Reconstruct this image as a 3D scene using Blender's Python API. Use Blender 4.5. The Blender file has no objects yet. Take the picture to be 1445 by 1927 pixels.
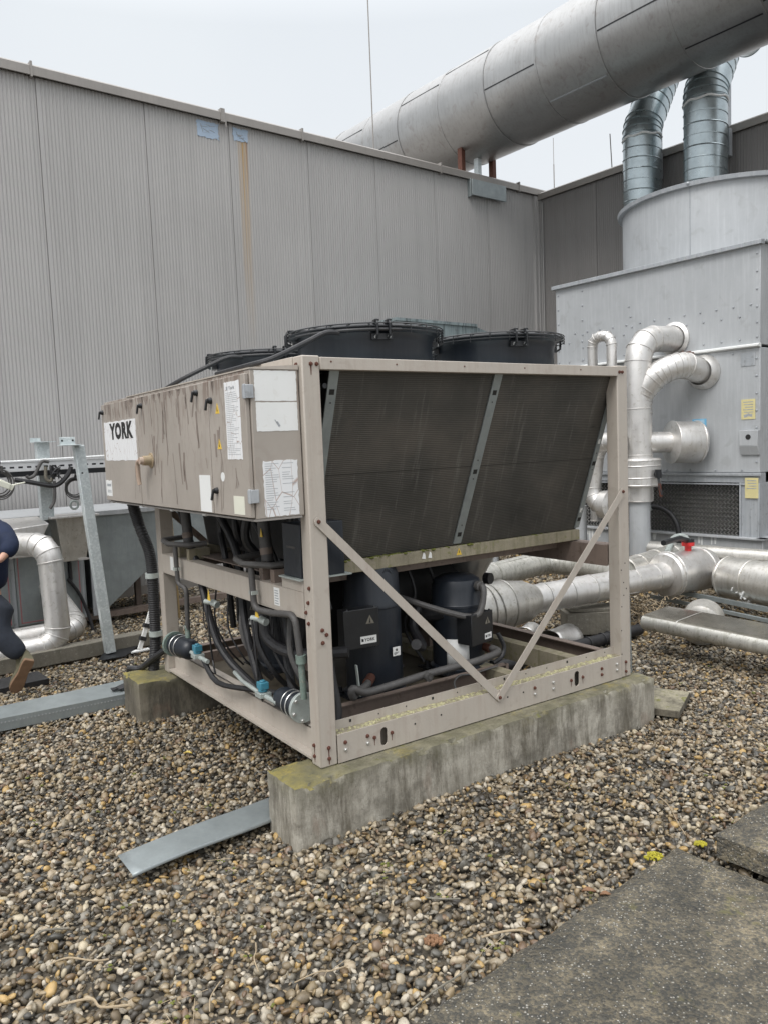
import bpy, bmesh, math, random
from mathutils import Vector as V3, Matrix
random.seed(7)
R=math.radians
S=bpy.context.scene; COL=S.collection
# ------------------------------------------------------------------ camera
IW,IH,F=1445,1927,1490.
CAM=V3((0,0,1.80)); pit=math.atan(129.4/1490); rol=math.atan(.04)
fw=V3((0,math.cos(pit),-math.sin(pit))); r0=V3((1,0,0)); u0=r0.cross(fw)
cr=r0*math.cos(rol)-u0*math.sin(rol); cu=r0*math.sin(rol)+u0*math.cos(rol)
cd=bpy.data.cameras.new('camera'); co=bpy.data.objects.new('camera',cd); COL.objects.link(co)
cd.sensor_fit='HORIZONTAL'; cd.sensor_width=36; cd.lens=36*F/IW; cd.clip_end=500; cd.clip_start=.05
m=Matrix.Identity(4)
for i,c in enumerate((cr,cu,-fw)):
    for j in range(3): m[j][i]=c[j]
m.translation=CAM; co.matrix_world=m; S.camera=co
def ray(x,y): return (fw*F+cr*(x-IW/2)-cu*(y-IH/2)).normalized()
# ------------------------------------------------------------------ frames (a frame turns local metres into the world)
def frame(o,ang): return Matrix.Translation(V3(o))@Matrix.Rotation(ang,4,'Z')
FW=Matrix.Identity(4)
FU=frame((-.34275,3.61606,.28),R(34.312))      # the chiller: x along its coil side, y along its depth, z up from its plinths
FB=frame((3.00155,14.77225,0),R(37.721))       # the building: x along the long wall, y out through it, origin in the corner
def hit(x,y,fr,axis,k):
    inv=fr.inverted(); o=inv@CAM; d=inv.to_3x3()@ray(x,y)
    return o+d*((k-o[axis])/d[axis])
def PA(x,y,k): return hit(x,y,FB,0,k)
def PB(x,y,k): return hit(x,y,FB,1,k)
def PZ(x,y,k): return hit(x,y,FB,2,k)
def UU(x,y,k): return hit(x,y,FU,0,k)
def UV(x,y,k): return hit(x,y,FU,1,k)
def WZ(x,y,k): return hit(x,y,FW,2,k)
def WY(x,y,k): return hit(x,y,FW,1,k)
# ------------------------------------------------------------------ materials
def new_mat(name):
    M=bpy.data.materials.new(name); M.use_nodes=True; nt=M.node_tree; nt.nodes.clear()
    out=nt.nodes.new('ShaderNodeOutputMaterial'); b=nt.nodes.new('ShaderNodeBsdfPrincipled'); nt.links.new(b.outputs[0],out.inputs[0])
    return M,nt,b
class NT:
    def __init__(s,nt): s.nt=nt
    def n(s,t,**k):
        x=s.nt.nodes.new('ShaderNode'+t)
        for a,b in k.items():
            if a.startswith('i_'):
                x.inputs[a[2:].replace('_',' ')].default_value=b
            else: setattr(x,a,b)
        return x
    def l(s,a,b): s.nt.links.new(a,b)
    def coord(s,scale=(1,1,1),loc=(0,0,0)):
        tc=s.n('TexCoord'); mp=s.n('Mapping'); mp.inputs['Scale'].default_value=scale; mp.inputs['Location'].default_value=loc
        s.l(tc.outputs['Object'],mp.inputs[0]); return mp.outputs[0]
    def noise(s,vec,scale,detail=4,rough=.6,dist=0):
        x=s.n('TexNoise'); x.inputs['Scale'].default_value=scale; x.inputs['Detail'].default_value=detail; x.inputs['Roughness'].default_value=rough; x.inputs['Distortion'].default_value=dist
        s.l(vec,x.inputs['Vector']); return x.outputs['Fac']
    def ramp(s,fac,stops,interp='LINEAR'):
        x=s.n('ValToRGB'); x.color_ramp.interpolation=interp; e=x.color_ramp.elements
        while len(e)>1: e.remove(e[-1])
        e[0].position=stops[0][0]; e[0].color=stops[0][1] if len(stops[0][1])==4 else (*stops[0][1],1)
        for p,c in stops[1:]:
            q=e.new(p); q.color=c if len(c)==4 else (*c,1)
        s.l(fac,x.inputs[0]); return x.outputs[0]
    def mix(s,fac,a,b,mode='MIX'):
        x=s.n('Mix',data_type='RGBA',blend_type=mode)
        for v,i in ((fac,0),(a,6),(b,7)):
            if hasattr(v,'links') or isinstance(v,bpy.types.NodeSocket): s.l(v,x.inputs[i])
            elif i==0: x.inputs[0].default_value=v
            else: x.inputs[i].default_value=(*v,1) if len(v)==3 else v
        return x.outputs[2]
    def math(s,op,a,b=None,c=None,clamp=False):
        x=s.n('Math',operation=op,use_clamp=clamp)
        for i,v in enumerate((a,b,c)):
            if v is None: continue
            if isinstance(v,bpy.types.NodeSocket): s.l(v,x.inputs[i])
            else: x.inputs[i].default_value=v
        return x.outputs[0]
    def bump(s,h,strength,dist,bsdf):
        x=s.n('Bump'); x.inputs['Strength'].default_value=strength; x.inputs['Distance'].default_value=dist
        s.l(h,x.inputs['Height']); s.l(x.outputs[0],bsdf.inputs['Normal']); return x
def g(a): return tuple(a) if hasattr(a,'__len__') else (a,a,a)
def mul(c,k): return tuple(min(1,x*k) for x in c)
def pm(name,col,rough=.5,metal=0,var=.12,scale=6,streak=0,streakcol=None,spots=0,spotcol=(.05,.04,.03),bump=0,bscale=40,rvar=.1,spec=.5,coat=0):
    """weathered surface: blotchy value, vertical drip marks, scattered dirt spots, fine relief"""
    M,nt,b=new_mat(name); N=NT(nt); col=g(col); c=N.coord()
    n1=N.noise(c,scale,6,.65)
    base=N.ramp(n1,[(.25,mul(col,1-var)),(.75,mul(col,1+var))])
    if streak:
        cs=N.coord((9,9,.55)); n2=N.noise(cs,3,5,.7)
        f=N.ramp(n2,[(.48,(0,0,0)),(.72,(streak,streak,streak))])
        base=N.mix(f,base,streakcol or mul(col,.55))
    if spots:
        n3=N.noise(c,scale*5,3,.5,.6); f=N.ramp(n3,[(.60,(0,0,0)),(.68,(spots,)*3)])
        base=N.mix(f,base,spotcol)
    N.l(base,b.inputs['Base Color'])
    rr=N.noise(c,scale*2.3,4); rv=N.math('MULTIPLY_ADD',rr,rvar*2,rough-rvar,clamp=True); N.l(rv,b.inputs['Roughness'])
    b.inputs['Metallic'].default_value=metal; b.inputs['Specular IOR Level'].default_value=spec
    if coat: b.inputs['Coat Weight'].default_value=coat; b.inputs['Coat Roughness'].default_value=.15
    if bump:
        n4=N.noise(c,bscale,4); N.bump(n4,bump,.01,b)
    return M
MT={}
MT['paint']=pm('taupe_paint',(.425,.385,.337),.42,0,.07,3,.30,(.29,.215,.175),.15,(.2,.14,.1),.08,60)
MT['paint_mossy']=pm('taupe_paint_mossy',(.26,.23,.165),.7,0,.25,7,.75,(.115,.11,.04),.9,(.20,.19,.09),.3,60)
MT['paint_dark']=pm('taupe_paint_darker',(.20,.155,.13),.55,0,.15,5,.4,(.12,.09,.07),.4,(.08,.06,.04),.1,60)  # darker version of the taupe, mostly for inner and rear frame parts
MT['navy']=pm('dark_blue_steel',(.014,.018,.025),.38,0,.2,5,.25,(.05,.055,.06),.0,(.1,.1,.1),.05,30,spec=.5)
MT['black']=pm('black_rubber',(.018,.018,.02),.5,0,.3,12,0,None,.4,(.06,.055,.05),.2,60)
MT['black_metal']=pm('black_painted_metal',(.015,.016,.018),.35,0,.2,12)
MT['galv']=pm('galvanised_steel',(.60,.65,.655),.42,.35,.16,28,.2,(.50,.54,.55),.55,(.85,.88,.88),.05,60)
MT['galv_dull']=pm('dull_galvanised_steel',(.285,.315,.318),.42,.45,.16,7,.45,(.22,.25,.26),.1,(.5,.5,.5),.03,40)
MT['galv_spiral']=pm('spiral_duct_steel',(.42,.48,.50),.3,.85,.15,9,.3,(.5,.52,.5),.2,(.3,.3,.3),.03,40)
MT['alu']=pm('aluminium_cladding',(.68,.665,.645),.45,.8,.13,5,.32,(.42,.38,.32),.3,(.3,.27,.2),.08,18,rvar=.12)
MT['alu_dirty']=pm('dirty_aluminium_cladding',(.58,.565,.53),.42,.75,.16,7,.35,(.25,.22,.15),.35,(.2,.17,.1),.08,25)
MT['wetduct']=pm('wet_dark_sheet',(.20,.185,.155),.22,.6,.3,5,.5,(.07,.065,.045),.4,(.07,.07,.04),.05,25)
MT['alu_stain']=pm('mossy_aluminium_cladding',(.55,.54,.50),.5,.6,.2,9,.5,(.14,.13,.07),.5,(.12,.12,.06),.1,25)
MT['duct']=pm('stainless_duct',(.39,.388,.382),.38,.85,.12,1.6,.45,(.24,.235,.22),.35,(.25,.22,.2),.03,14,rvar=.08)
MT['tower']=pm('tower_grey_coating',(.42,.435,.447),.42,.15,.13,1.3,.45,(.56,.575,.59),.22,(.27,.27,.26),.04,30)
MT['tower_dark']=pm('tower_grey_frame',(.36,.38,.40),.45,.2,.12,5,.5,(.55,.56,.57),.3,(.15,.15,.14),.05,30)
MT['white']=pm('white_plastic',(.75,.75,.73),.45,0,.05,6)
MT['label']=pm('label_white',(.74,.75,.74),.5,0,.03,5,.1,(.6,.6,.58),.15,(.5,.46,.4))
MT['cream']=pm('label_cream',(.68,.68,.58),.5,0,.03,5)
MT['yellow']=pm('label_yellow',(.62,.55,.28),.5,0,.08,20)
MT['warn']=pm('warning_yellow',(.68,.46,.06),.5,0,.05,20)
MT['blue']=pm('coil_blue',(.05,.21,.29),.35,0,.08,15,0,None,.3,(.3,.35,.35))
MT['red']=pm('lever_red',(.6,.03,.03),.4,0,.1,12)
MT['rust']=pm('rusted_bolt',(.10,.035,.022),.8,0,.35,60,bump=.3,bscale=200)
MT['zinc']=pm('zinc_bolt',(.62,.62,.6),.35,.8,.1,40)
MT['ink']=pm('black_ink',(.012,.012,.012),.6,0,.1,20)
MT['verdigris']=pm('oxidised_copper',(.19,.25,.22),.6,.2,.3,30,0,None,.6,(.45,.35,.28))
MT['pipegrey']=pm('grey_lagging',(.075,.072,.07),.55,0,.2,15,0,None,.3,(.15,.13,.11),.2,60)
MT['copper']=pm('tarnished_copper',(.13,.055,.038),.55,.5,.25,20)
MT['flange']=pm('cast_flange',(.42,.46,.44),.55,.4,.15,12,0,None,.4,(.28,.27,.24))
MT['timber']=pm('weathered_timber',(.17,.155,.125),.8,0,.25,10,.5,(.09,.09,.06),.4,(.35,.34,.3),.4,40)
MT['beige']=pm('old_handle_plastic',(.42,.34,.27),.6,0,.15,20,.4,(.3,.12,.08))
MT['trim']=pm('coping_metal',(.29,.27,.25),.45,.3,.1,3,.3,(.2,.19,.17))
MT['patchblue']=pm('blue_grey_touch_up',(.36,.45,.56),.6,0,.08,12,bump=.3,bscale=60)
MT['moss_yellow']=pm('yellow_moss',(.36,.32,.03),.95,0,.35,30,bump=.8,bscale=120)
MT['moss_green']=pm('green_moss',(.13,.14,.03),.95,0,.45,30,bump=.8,bscale=120)
MT['twig']=pm('dry_twig',(.33,.26,.17),.8,0,.25,30)
MT['leaf']=pm('fallen_leaf',(.19,.10,.05),.7,0,.3,30)
MT['leaf_yellow']=pm('yellow_leaf',(.62,.48,.12),.7,0,.2,30)
MT['brass']=pm('yellow_painted_bar',(.30,.22,.11),.5,.2,.2,14)
MT['navy_cloth']=pm('navy_cloth',(.006,.014,.042),.85,0,.25,9,bump=.5,bscale=12)
MT['denim']=pm('dark_work_trousers',(.020,.025,.036),.9,0,.25,9,bump=.6,bscale=14)
MT['skin']=pm('skin',(.5,.29,.21),.5,0,.06,12)
MT['hair']=pm('brown_hair',(.05,.03,.02),.6,0,.3,60)
MT['boot']=pm('olive_suede',(.11,.10,.06),.85,0,.25,18,bump=.3)
MT['sole']=pm('tan_rubber_sole',(.20,.12,.07),.7,0,.2,18,bump=.4,bscale=60)
MT['tape']=pm('red_edge_tape',(.36,.14,.15),.5,0,.1,20)
MT['wrap']=pm('ribbed_black_hose',(.022,.022,.024),.45,0,.2,12)
def mat_spangle():
    M,nt,b=new_mat('spangled_zinc'); N=NT(nt); c=N.coord()
    v=N.n('TexVoronoi'); v.inputs['Scale'].default_value=70; N.l(c,v.inputs['Vector']); h=N.n('SeparateColor'); N.l(v.outputs['Color'],h.inputs[0])
    big=N.noise(c,6,4); base=N.ramp(h.outputs[0],[(.0,(.53,.575,.58)),(.6,(.58,.625,.63)),(1,(.68,.72,.72))]); base=N.mix(1,base,N.ramp(big,[(.3,(.85,.87,.87)),(.7,(1.08,1.08,1.08))]),'MULTIPLY')
    sp=N.noise(c,24,5,.7); base=N.mix(N.ramp(sp,[(.62,(0,0,0)),(.68,(.5,.5,.5))]),base,(.82,.85,.84))
    N.l(base,b.inputs['Base Color']); b.inputs['Metallic'].default_value=.35; N.l(N.ramp(h.outputs[1],[(0,(.3,.3,.3)),(1,(.55,.55,.55))]),b.inputs['Roughness']); return M
MT['galv']=mat_spangle()
def mat_coil():
    M,nt,b=new_mat('finned_coil'); N=NT(nt); c=N.coord()
    sx=N.n('SeparateXYZ'); N.l(c,sx.inputs[0])
    w=N.math('SINE',N.math('MULTIPLY',sx.outputs[2],2*math.pi/.0098))
    big=N.noise(c,1.7,5,.6); base=N.ramp(big,[(.3,(.047,.046,.043)),(.5,(.080,.076,.069)),(.70,(.125,.112,.098))])
    cs=N.coord((9,0,.8)); st=N.noise(cs,2.0,6,.7); base=N.mix(N.ramp(st,[(.55,(0,0,0)),(.70,(.65,.65,.65))]),base,(.19,.185,.17))
    ln=N.ramp(N.math('MULTIPLY_ADD',w,.5,.5),[(0,(.80,.80,.80)),(1,(1.16,1.15,1.12))]); base=N.mix(1,base,ln,'MULTIPLY')
    n5=N.noise(N.coord((2,0,26)),3,4,.6); base=N.mix(N.ramp(n5,[(.66,(0,0,0)),(.74,(.6,.6,.6))]),base,(.02,.02,.02))
    sp=N.noise(N.coord((14,0,9)),2.1,3); sp2=N.noise(c,2.4,2)
    f=N.math('MULTIPLY',N.ramp(sp,[(.76,(0,0,0)),(.79,(1,1,1))]),N.ramp(sp2,[(.5,(0,0,0)),(.62,(1,1,1))]))
    base=N.mix(f,base,(.28,.28,.27))
    seam=N.math('LESS_THAN',N.math('ABSOLUTE',N.math('SUBTRACT',sx.outputs[2],1.37)),.004)
    base=N.mix(N.math('MULTIPLY',seam,.6),base,(.03,.028,.025))
    N.l(base,b.inputs['Base Color']); b.inputs['Roughness'].default_value=.6; b.inputs['Metallic'].default_value=.35
    N.bump(w,.3,.002,b); return M
MT['coil']=mat_coil()
def mat_cab():
    """cabinet paint with the branching drip marks that run down the doors"""
    M,nt,b=new_mat('taupe_cabinet_paint'); N=NT(nt); c=N.coord()
    n1=N.noise(c,2.5,5,.6); base=N.ramp(n1,[(.3,(.315,.283,.248)),(.7,(.38,.342,.303))])
    sx=N.n('SeparateXYZ'); N.l(c,sx.inputs[0]); z=sx.outputs[2]
    top=N.math('MULTIPLY_ADD',z,1.6,-1.95,clamp=True)
    cs=N.coord((1,5,1.8)); n2=N.noise(cs,2.6,3,.5,.8)
    ridge=N.math('ABSOLUTE',N.math('SUBTRACT',n2,.5))
    f=N.ramp(ridge,[(.0,(.28,.28,.28)),(.02,(.25,.25,.25)),(.035,(.0,.0,.0))])
    gate=N.ramp(N.noise(N.coord((1,3,1)),1.7,2),[(.42,(0,0,0)),(.55,(1,1,1))])
    base=N.mix(N.math('MULTIPLY',N.math('MULTIPLY',f,gate),N.math('MULTIPLY_ADD',top,.6,.35)),base,(.17,.115,.09))
    n3=N.noise(N.coord((1,13,1.6)),2,4,.6)
    f3=N.math('MULTIPLY',N.ramp(n3,[(.5,(0,0,0)),(.6,(.75,.75,.75))]),N.math('MULTIPLY_ADD',z,4.5,-7.3,clamp=True))
    base=N.mix(f3,base,(.17,.12,.095))
    N.l(base,b.inputs['Base Color']); b.inputs['Roughness'].default_value=.42
    return M
MT['cab']=mat_cab()
def mat_cracked():
    M,nt,b=new_mat('cracked_white_label'); N=NT(nt); c=N.coord((1,9,3.2))
    v=N.n('TexVoronoi',feature='DISTANCE_TO_EDGE'); v.inputs['Scale'].default_value=2.6; N.l(c,v.inputs['Vector'])
    f=N.ramp(v.outputs['Distance'],[(.0,(1,1,1)),(.022,(0,0,0))])
    v2=N.n('TexVoronoi',feature='DISTANCE_TO_EDGE'); v2.inputs['Scale'].default_value=5; N.l(N.coord((6,1,3)),v2.inputs['Vector'])
    base=N.mix(f,(.74,.75,.76),(.33,.24,.2))
    N.l(base,b.inputs['Base Color']); b.inputs['Roughness'].default_value=.5; return M
MT['cracked']=mat_cracked()
def mat_cracked2():
    M,nt,b=new_mat('cracked_table_label'); N=NT(nt); c=N.coord((7,1,3))
    v=N.n('TexVoronoi',feature='DISTANCE_TO_EDGE'); v.inputs['Scale'].default_value=2.1; N.l(c,v.inputs['Vector'])
    f=N.ramp(v.outputs['Distance'],[(.0,(1,1,1)),(.02,(0,0,0))])
    base=N.mix(f,(.72,.73,.74),(.40,.30,.26))
    N.l(base,b.inputs['Base Color']); b.inputs['Roughness'].default_value=.5; return M
MT['cracked2']=mat_cracked2()
def mat_wall(name,col,stain=True):
    M,nt,b=new_mat(name); N=NT(nt); c=N.coord(); n1=N.noise(c,.7,4,.5)
    base=N.ramp(n1,[(.3,mul(col,.95)),(.7,mul(col,1.05))]); wn=N.n('TexWhiteNoise',noise_dimensions='1D'); s0=N.n('SeparateXYZ'); N.l(c,s0.inputs[0]); N.l(N.math('FLOOR',N.math('MULTIPLY',N.math('ADD',N.math('ADD',s0.outputs[0],s0.outputs[1]),1.28),1/1.225)),wn.inputs['W']); base=N.mix(1,base,N.ramp(wn.outputs['Value'],[(0,(.95,.95,.95)),(1,(1.05,1.045,1.04))]),'MULTIPLY')
    st=N.noise(N.coord((6,6,.12)),1.3,4,.6); base=N.mix(N.ramp(st,[(.48,(0,0,0)),(.75,(.38,.38,.38))]),base,mul(col,.72))
    if stain:
        sx=N.n('SeparateXYZ'); N.l(c,sx.inputs[0]); x,z=sx.outputs[0],sx.outputs[2]
        wob=N.noise(N.coord((0,0,.8)),1,2)
        d=N.math('ABSOLUTE',N.math('ADD',x,N.math('MULTIPLY_ADD',wob,.05,5.957-.025)))
        core=N.math('SUBTRACT',1,N.math('DIVIDE',d,.085),clamp=True)
        core2=N.math('SUBTRACT',1,N.math('DIVIDE',N.math('ABSOLUTE',N.math('ADD',x,5.90)),.02),clamp=True)
        zf=N.math('MULTIPLY',N.math('MULTIPLY_ADD',z,.32,-1.0,clamp=True),N.math('LESS_THAN',z,5.96))
        sn=N.noise(N.coord((60,60,.3)),1,3,.6); sn=N.ramp(sn,[(.30,(.05,.05,.05)),(.62,(1,1,1))])
        f=N.math('MULTIPLY',N.math('MULTIPLY',N.math('POWER',core,.6),zf),sn)
        base=N.mix(N.math('MULTIPLY',f,1.2,clamp=True),base,(.40,.25,.09))
        f2=N.math('MULTIPLY',N.math('MULTIPLY',core2,zf),N.math('MULTIPLY_ADD',z,1.4,-7.3,clamp=True)); base=N.mix(N.math('MULTIPLY',f2,.8),base,(.22,.09,.03))
    N.l(base,b.inputs['Base Color']); b.inputs['Roughness'].default_value=.5; b.inputs['Metallic'].default_value=.0
    return M
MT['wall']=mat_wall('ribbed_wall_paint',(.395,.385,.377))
MT['wall2']=mat_wall('ribbed_wall_darker_tone',(.235,.225,.217),False)  # shorter wall, whole tone set darker than the long wall
def mat_concrete(name,lo,hi,stain,lichen=.0,topz=None,pores=True):
    M,nt,b=new_mat(name); N=NT(nt); c=N.coord()
    n1=N.noise(c,4,8,.7); base=N.ramp(n1,[(.3,lo),(.7,hi)])
    cs=N.coord((4.0,4.0,.8)); n2=N.noise(cs,2.2,10,.8,.3); base=N.mix(N.ramp(n2,[(.43,(0,0,0)),(.62,(.92,.92,.92))]),base,stain); n9=N.noise(N.coord((2,2,2)),1.6,6,.7); base=N.mix(N.ramp(n9,[(.5,(0,0,0)),(.62,(.55,.55,.55))]),base,mul(stain,.6)); n8=N.noise(N.coord((1,1,.5),(5,2,1)),3.1,4,.6); base=N.mix(N.ramp(n8,[(.62,(0,0,0)),(.72,(.4,.4,.4))]),base,(.30,.19,.14))
    if topz is not None:
        geo=N.n('NewGeometry'); sx=N.n('SeparateXYZ'); N.l(geo.outputs['Normal'],sx.inputs[0])
        up=N.math('GREATER_THAN',sx.outputs[2],.6)
        t=N.noise(c,9,6,.7); topc=N.ramp(t,[(.35,(.10,.09,.065)),(.5,(.22,.20,.145)),(.7,(.34,.31,.22))]); base=N.mix(up,base,topc); q=N.n('SeparateXYZ'); N.l(c,q.inputs[0]); endm=N.math('MULTIPLY_ADD',q.outputs[0],-3.2,-3.0,clamp=True); ly=N.noise(N.coord((1,1,1),(7,1,0)),7,7,.7); base=N.mix(N.math('MULTIPLY',N.math('MULTIPLY',up,endm),N.ramp(ly,[(.38,(0,0,0)),(.52,(.95,.95,.95))])),base,(.36,.29,.05)); base=N.mix(N.math('MULTIPLY',up,N.ramp(N.noise(c,13,5,.7),[(.58,(0,0,0)),(.64,(.9,.9,.9))])),base,(.14,.14,.035))
        # moss creeping down from the top edge
        sp=N.n('SeparateXYZ'); N.l(c,sp.inputs[0]); z=sp.outputs[2]
        nz=N.noise(c,5,6,.7); h=N.math('ADD',N.math('MULTIPLY_ADD',z,5.0,topz-1.0),N.math('MULTIPLY',nz,1.7))
        f=N.math('MULTIPLY',N.math('SUBTRACT',h,.80,clamp=True),1.1,clamp=True)
        base=N.mix(f,base,(.10,.095,.055))
    if lichen:
        l=N.noise(N.coord((1,1,1),(3,1,0)),6,7,.75,.3); gt=N.noise(c,2.3,3); f=N.math('MULTIPLY',N.ramp(l,[(.56,(0,0,0)),(.62,(1,1,1))]),N.math('MULTIPLY',N.ramp(gt,[(.5-lichen*.2,(0,0,0)),(.6,(1,1,1))]),N.math('MULTIPLY_ADD',z,9.,-2.2,clamp=True)) if topz is not None else 1.)
        base=N.mix(N.math('MULTIPLY',f,.85),base,(.34,.27,.06))
    N.l(base,b.inputs['Base Color']); b.inputs['Roughness'].default_value=.85
    pz=N.noise(c,70,3,.6); fine=N.noise(c,18,8,.75); N.bump(N.math('ADD',N.math('MULTIPLY',fine,1.),N.math('MULTIPLY',N.ramp(pz,[(.28,(0,0,0)),(.36,(1,1,1))]),.6)),.7,.008,b)
    return M
MT['plinth']=mat_concrete('stained_plinth_concrete',(.28,.26,.215),(.54,.51,.44),(.125,.11,.082),.45,-.05)
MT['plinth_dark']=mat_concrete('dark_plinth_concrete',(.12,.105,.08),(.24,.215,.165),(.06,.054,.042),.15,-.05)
def mat_slab():
    M,nt,b=new_mat('wet_exposed_aggregate'); N=NT(nt); c=N.coord()
    n1=N.noise(c,5.5,10,.82); base=N.ramp(n1,[(.3,(.046,.047,.044)),(.49,(.085,.080,.067)),(.63,(.19,.172,.132))])
    v=N.n('TexVoronoi'); v.inputs['Scale'].default_value=105; N.l(c,v.inputs['Vector'])
    hs=N.n('SeparateColor'); N.l(v.outputs['Color'],hs.inputs[0])
    base=N.mix(N.math('MULTIPLY',N.math('GREATER_THAN',hs.outputs[0],.5),.75),base,N.mix(1,base,(1.9,1.75,1.5),'MULTIPLY'))
    szn=N.noise(c,9,3); sm=N.math('LESS_THAN',v.outputs['Distance'],N.math('MULTIPLY_ADD',szn,.55,.02)); wh=N.math('MULTIPLY',sm,N.math('GREATER_THAN',hs.outputs[1],.80))
    base=N.mix(N.math('MULTIPLY',wh,.9),base,(.48,.46,.41))
    v2=N.n('TexVoronoi'); v2.inputs['Scale'].default_value=60; N.l(c,v2.inputs['Vector']); h2=N.n('SeparateColor'); N.l(v2.outputs['Color'],h2.inputs[0])
    w2=N.math('MULTIPLY',N.math('LESS_THAN',v2.outputs['Distance'],.16),N.math('GREATER_THAN',h2.outputs[0],.90)); base=N.mix(w2,base,(.62,.6,.55))
    l=N.noise(c,7,6,.7); base=N.mix(N.ramp(l,[(.60,(0,0,0)),(.68,(.6,.6,.6))]),base,(.20,.185,.07))
    N.l(base,b.inputs['Base Color'])
    rr=N.noise(c,5,5,.7); N.l(N.ramp(rr,[(.35,(.35,.35,.35)),(.65,(.8,.8,.8))]),b.inputs['Roughness'])
    N.bump(N.math('ADD',N.math('MULTIPLY',v.outputs['Distance'],-.8),N.math('MULTIPLY',N.noise(c,30,8,.8),1.8)),1,.010,b); return M
MT['slab']=mat_slab()
def mat_pebble():
    M,nt,b=new_mat('river_pebble'); N=NT(nt); oi=N.n('ObjectInfo'); rnd=oi.outputs['Random']
    cols=[(.115,.092,.064),(.20,.165,.115),(.055,.052,.046),(.30,.25,.18),(.135,.125,.108),(.36,.31,.24),(.075,.062,.045),(.20,.19,.17),(.25,.20,.13),(.15,.105,.06),
          (.29,.255,.20),(.062,.062,.060),(.24,.19,.125),(.21,.16,.09),(.44,.41,.36),(.105,.105,.098),(.20,.165,.12),(.09,.075,.056),(.38,.355,.31),(.18,.145,.09),(.045,.040,.034),(.24,.215,.17),(.40,.36,.28),(.145,.12,.085),(.38,.27,.12),(.085,.078,.068),(.30,.275,.23),(.165,.115,.08),(.115,.113,.105),(.34,.30,.235)]
    base=N.ramp(rnd,[(i/len(cols),c) for i,c in enumerate(cols)],'CONSTANT')
    tc=N.n('TexCoord'); ad=N.n('VectorMath',operation='ADD'); N.l(tc.outputs['Object'],ad.inputs[0]); cx=N.n('CombineXYZ'); m_=N.math('MULTIPLY',rnd,60); N.l(m_,cx.inputs[0]); N.l(cx.outputs[0],ad.inputs[1]); N.l(ad.outputs[0],ad.inputs[0]) if False else None
    n=N.noise(ad.outputs[0],1.6,5,.65); base=N.mix(1,base,N.ramp(n,[(.3,(.62,.6,.56)),(.7,(1.25,1.24,1.22))]),'MULTIPLY')
    n2=N.noise(ad.outputs[0],4.5,3,.6); base=N.mix(N.ramp(n2,[(.60,(0,0,0)),(.7,(.55,.55,.55))]),base,(.05,.042,.03)); base=N.mix(1,base,(1.0,.96,.89),'MULTIPLY')
    N.l(base,b.inputs['Base Color']); N.l(N.ramp(n,[(.3,(.28,.28,.28)),(.7,(.6,.6,.6))]),b.inputs['Roughness']); b.inputs['Specular IOR Level'].default_value=.5
    return M
MT['pebble']=mat_pebble()
def mat_ground():
    M,nt,b=new_mat('gravel_bed'); N=NT(nt); c=N.coord()
    v=N.n('TexVoronoi'); v.inputs['Scale'].default_value=40; N.l(c,v.inputs['Vector']); h=N.n('SeparateColor'); N.l(v.outputs['Color'],h.inputs[0])
    base=N.ramp(h.outputs[0],[(0,(.03,.026,.02)),(.4,(.07,.06,.045)),(.75,(.14,.12,.09)),(.95,(.3,.28,.24))]); N.l(base,b.inputs['Base Color'])
    b.inputs['Roughness'].default_value=.8; N.bump(v.outputs['Distance'],-1,.02,b) ; return M
MT['ground']=mat_ground()
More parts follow.
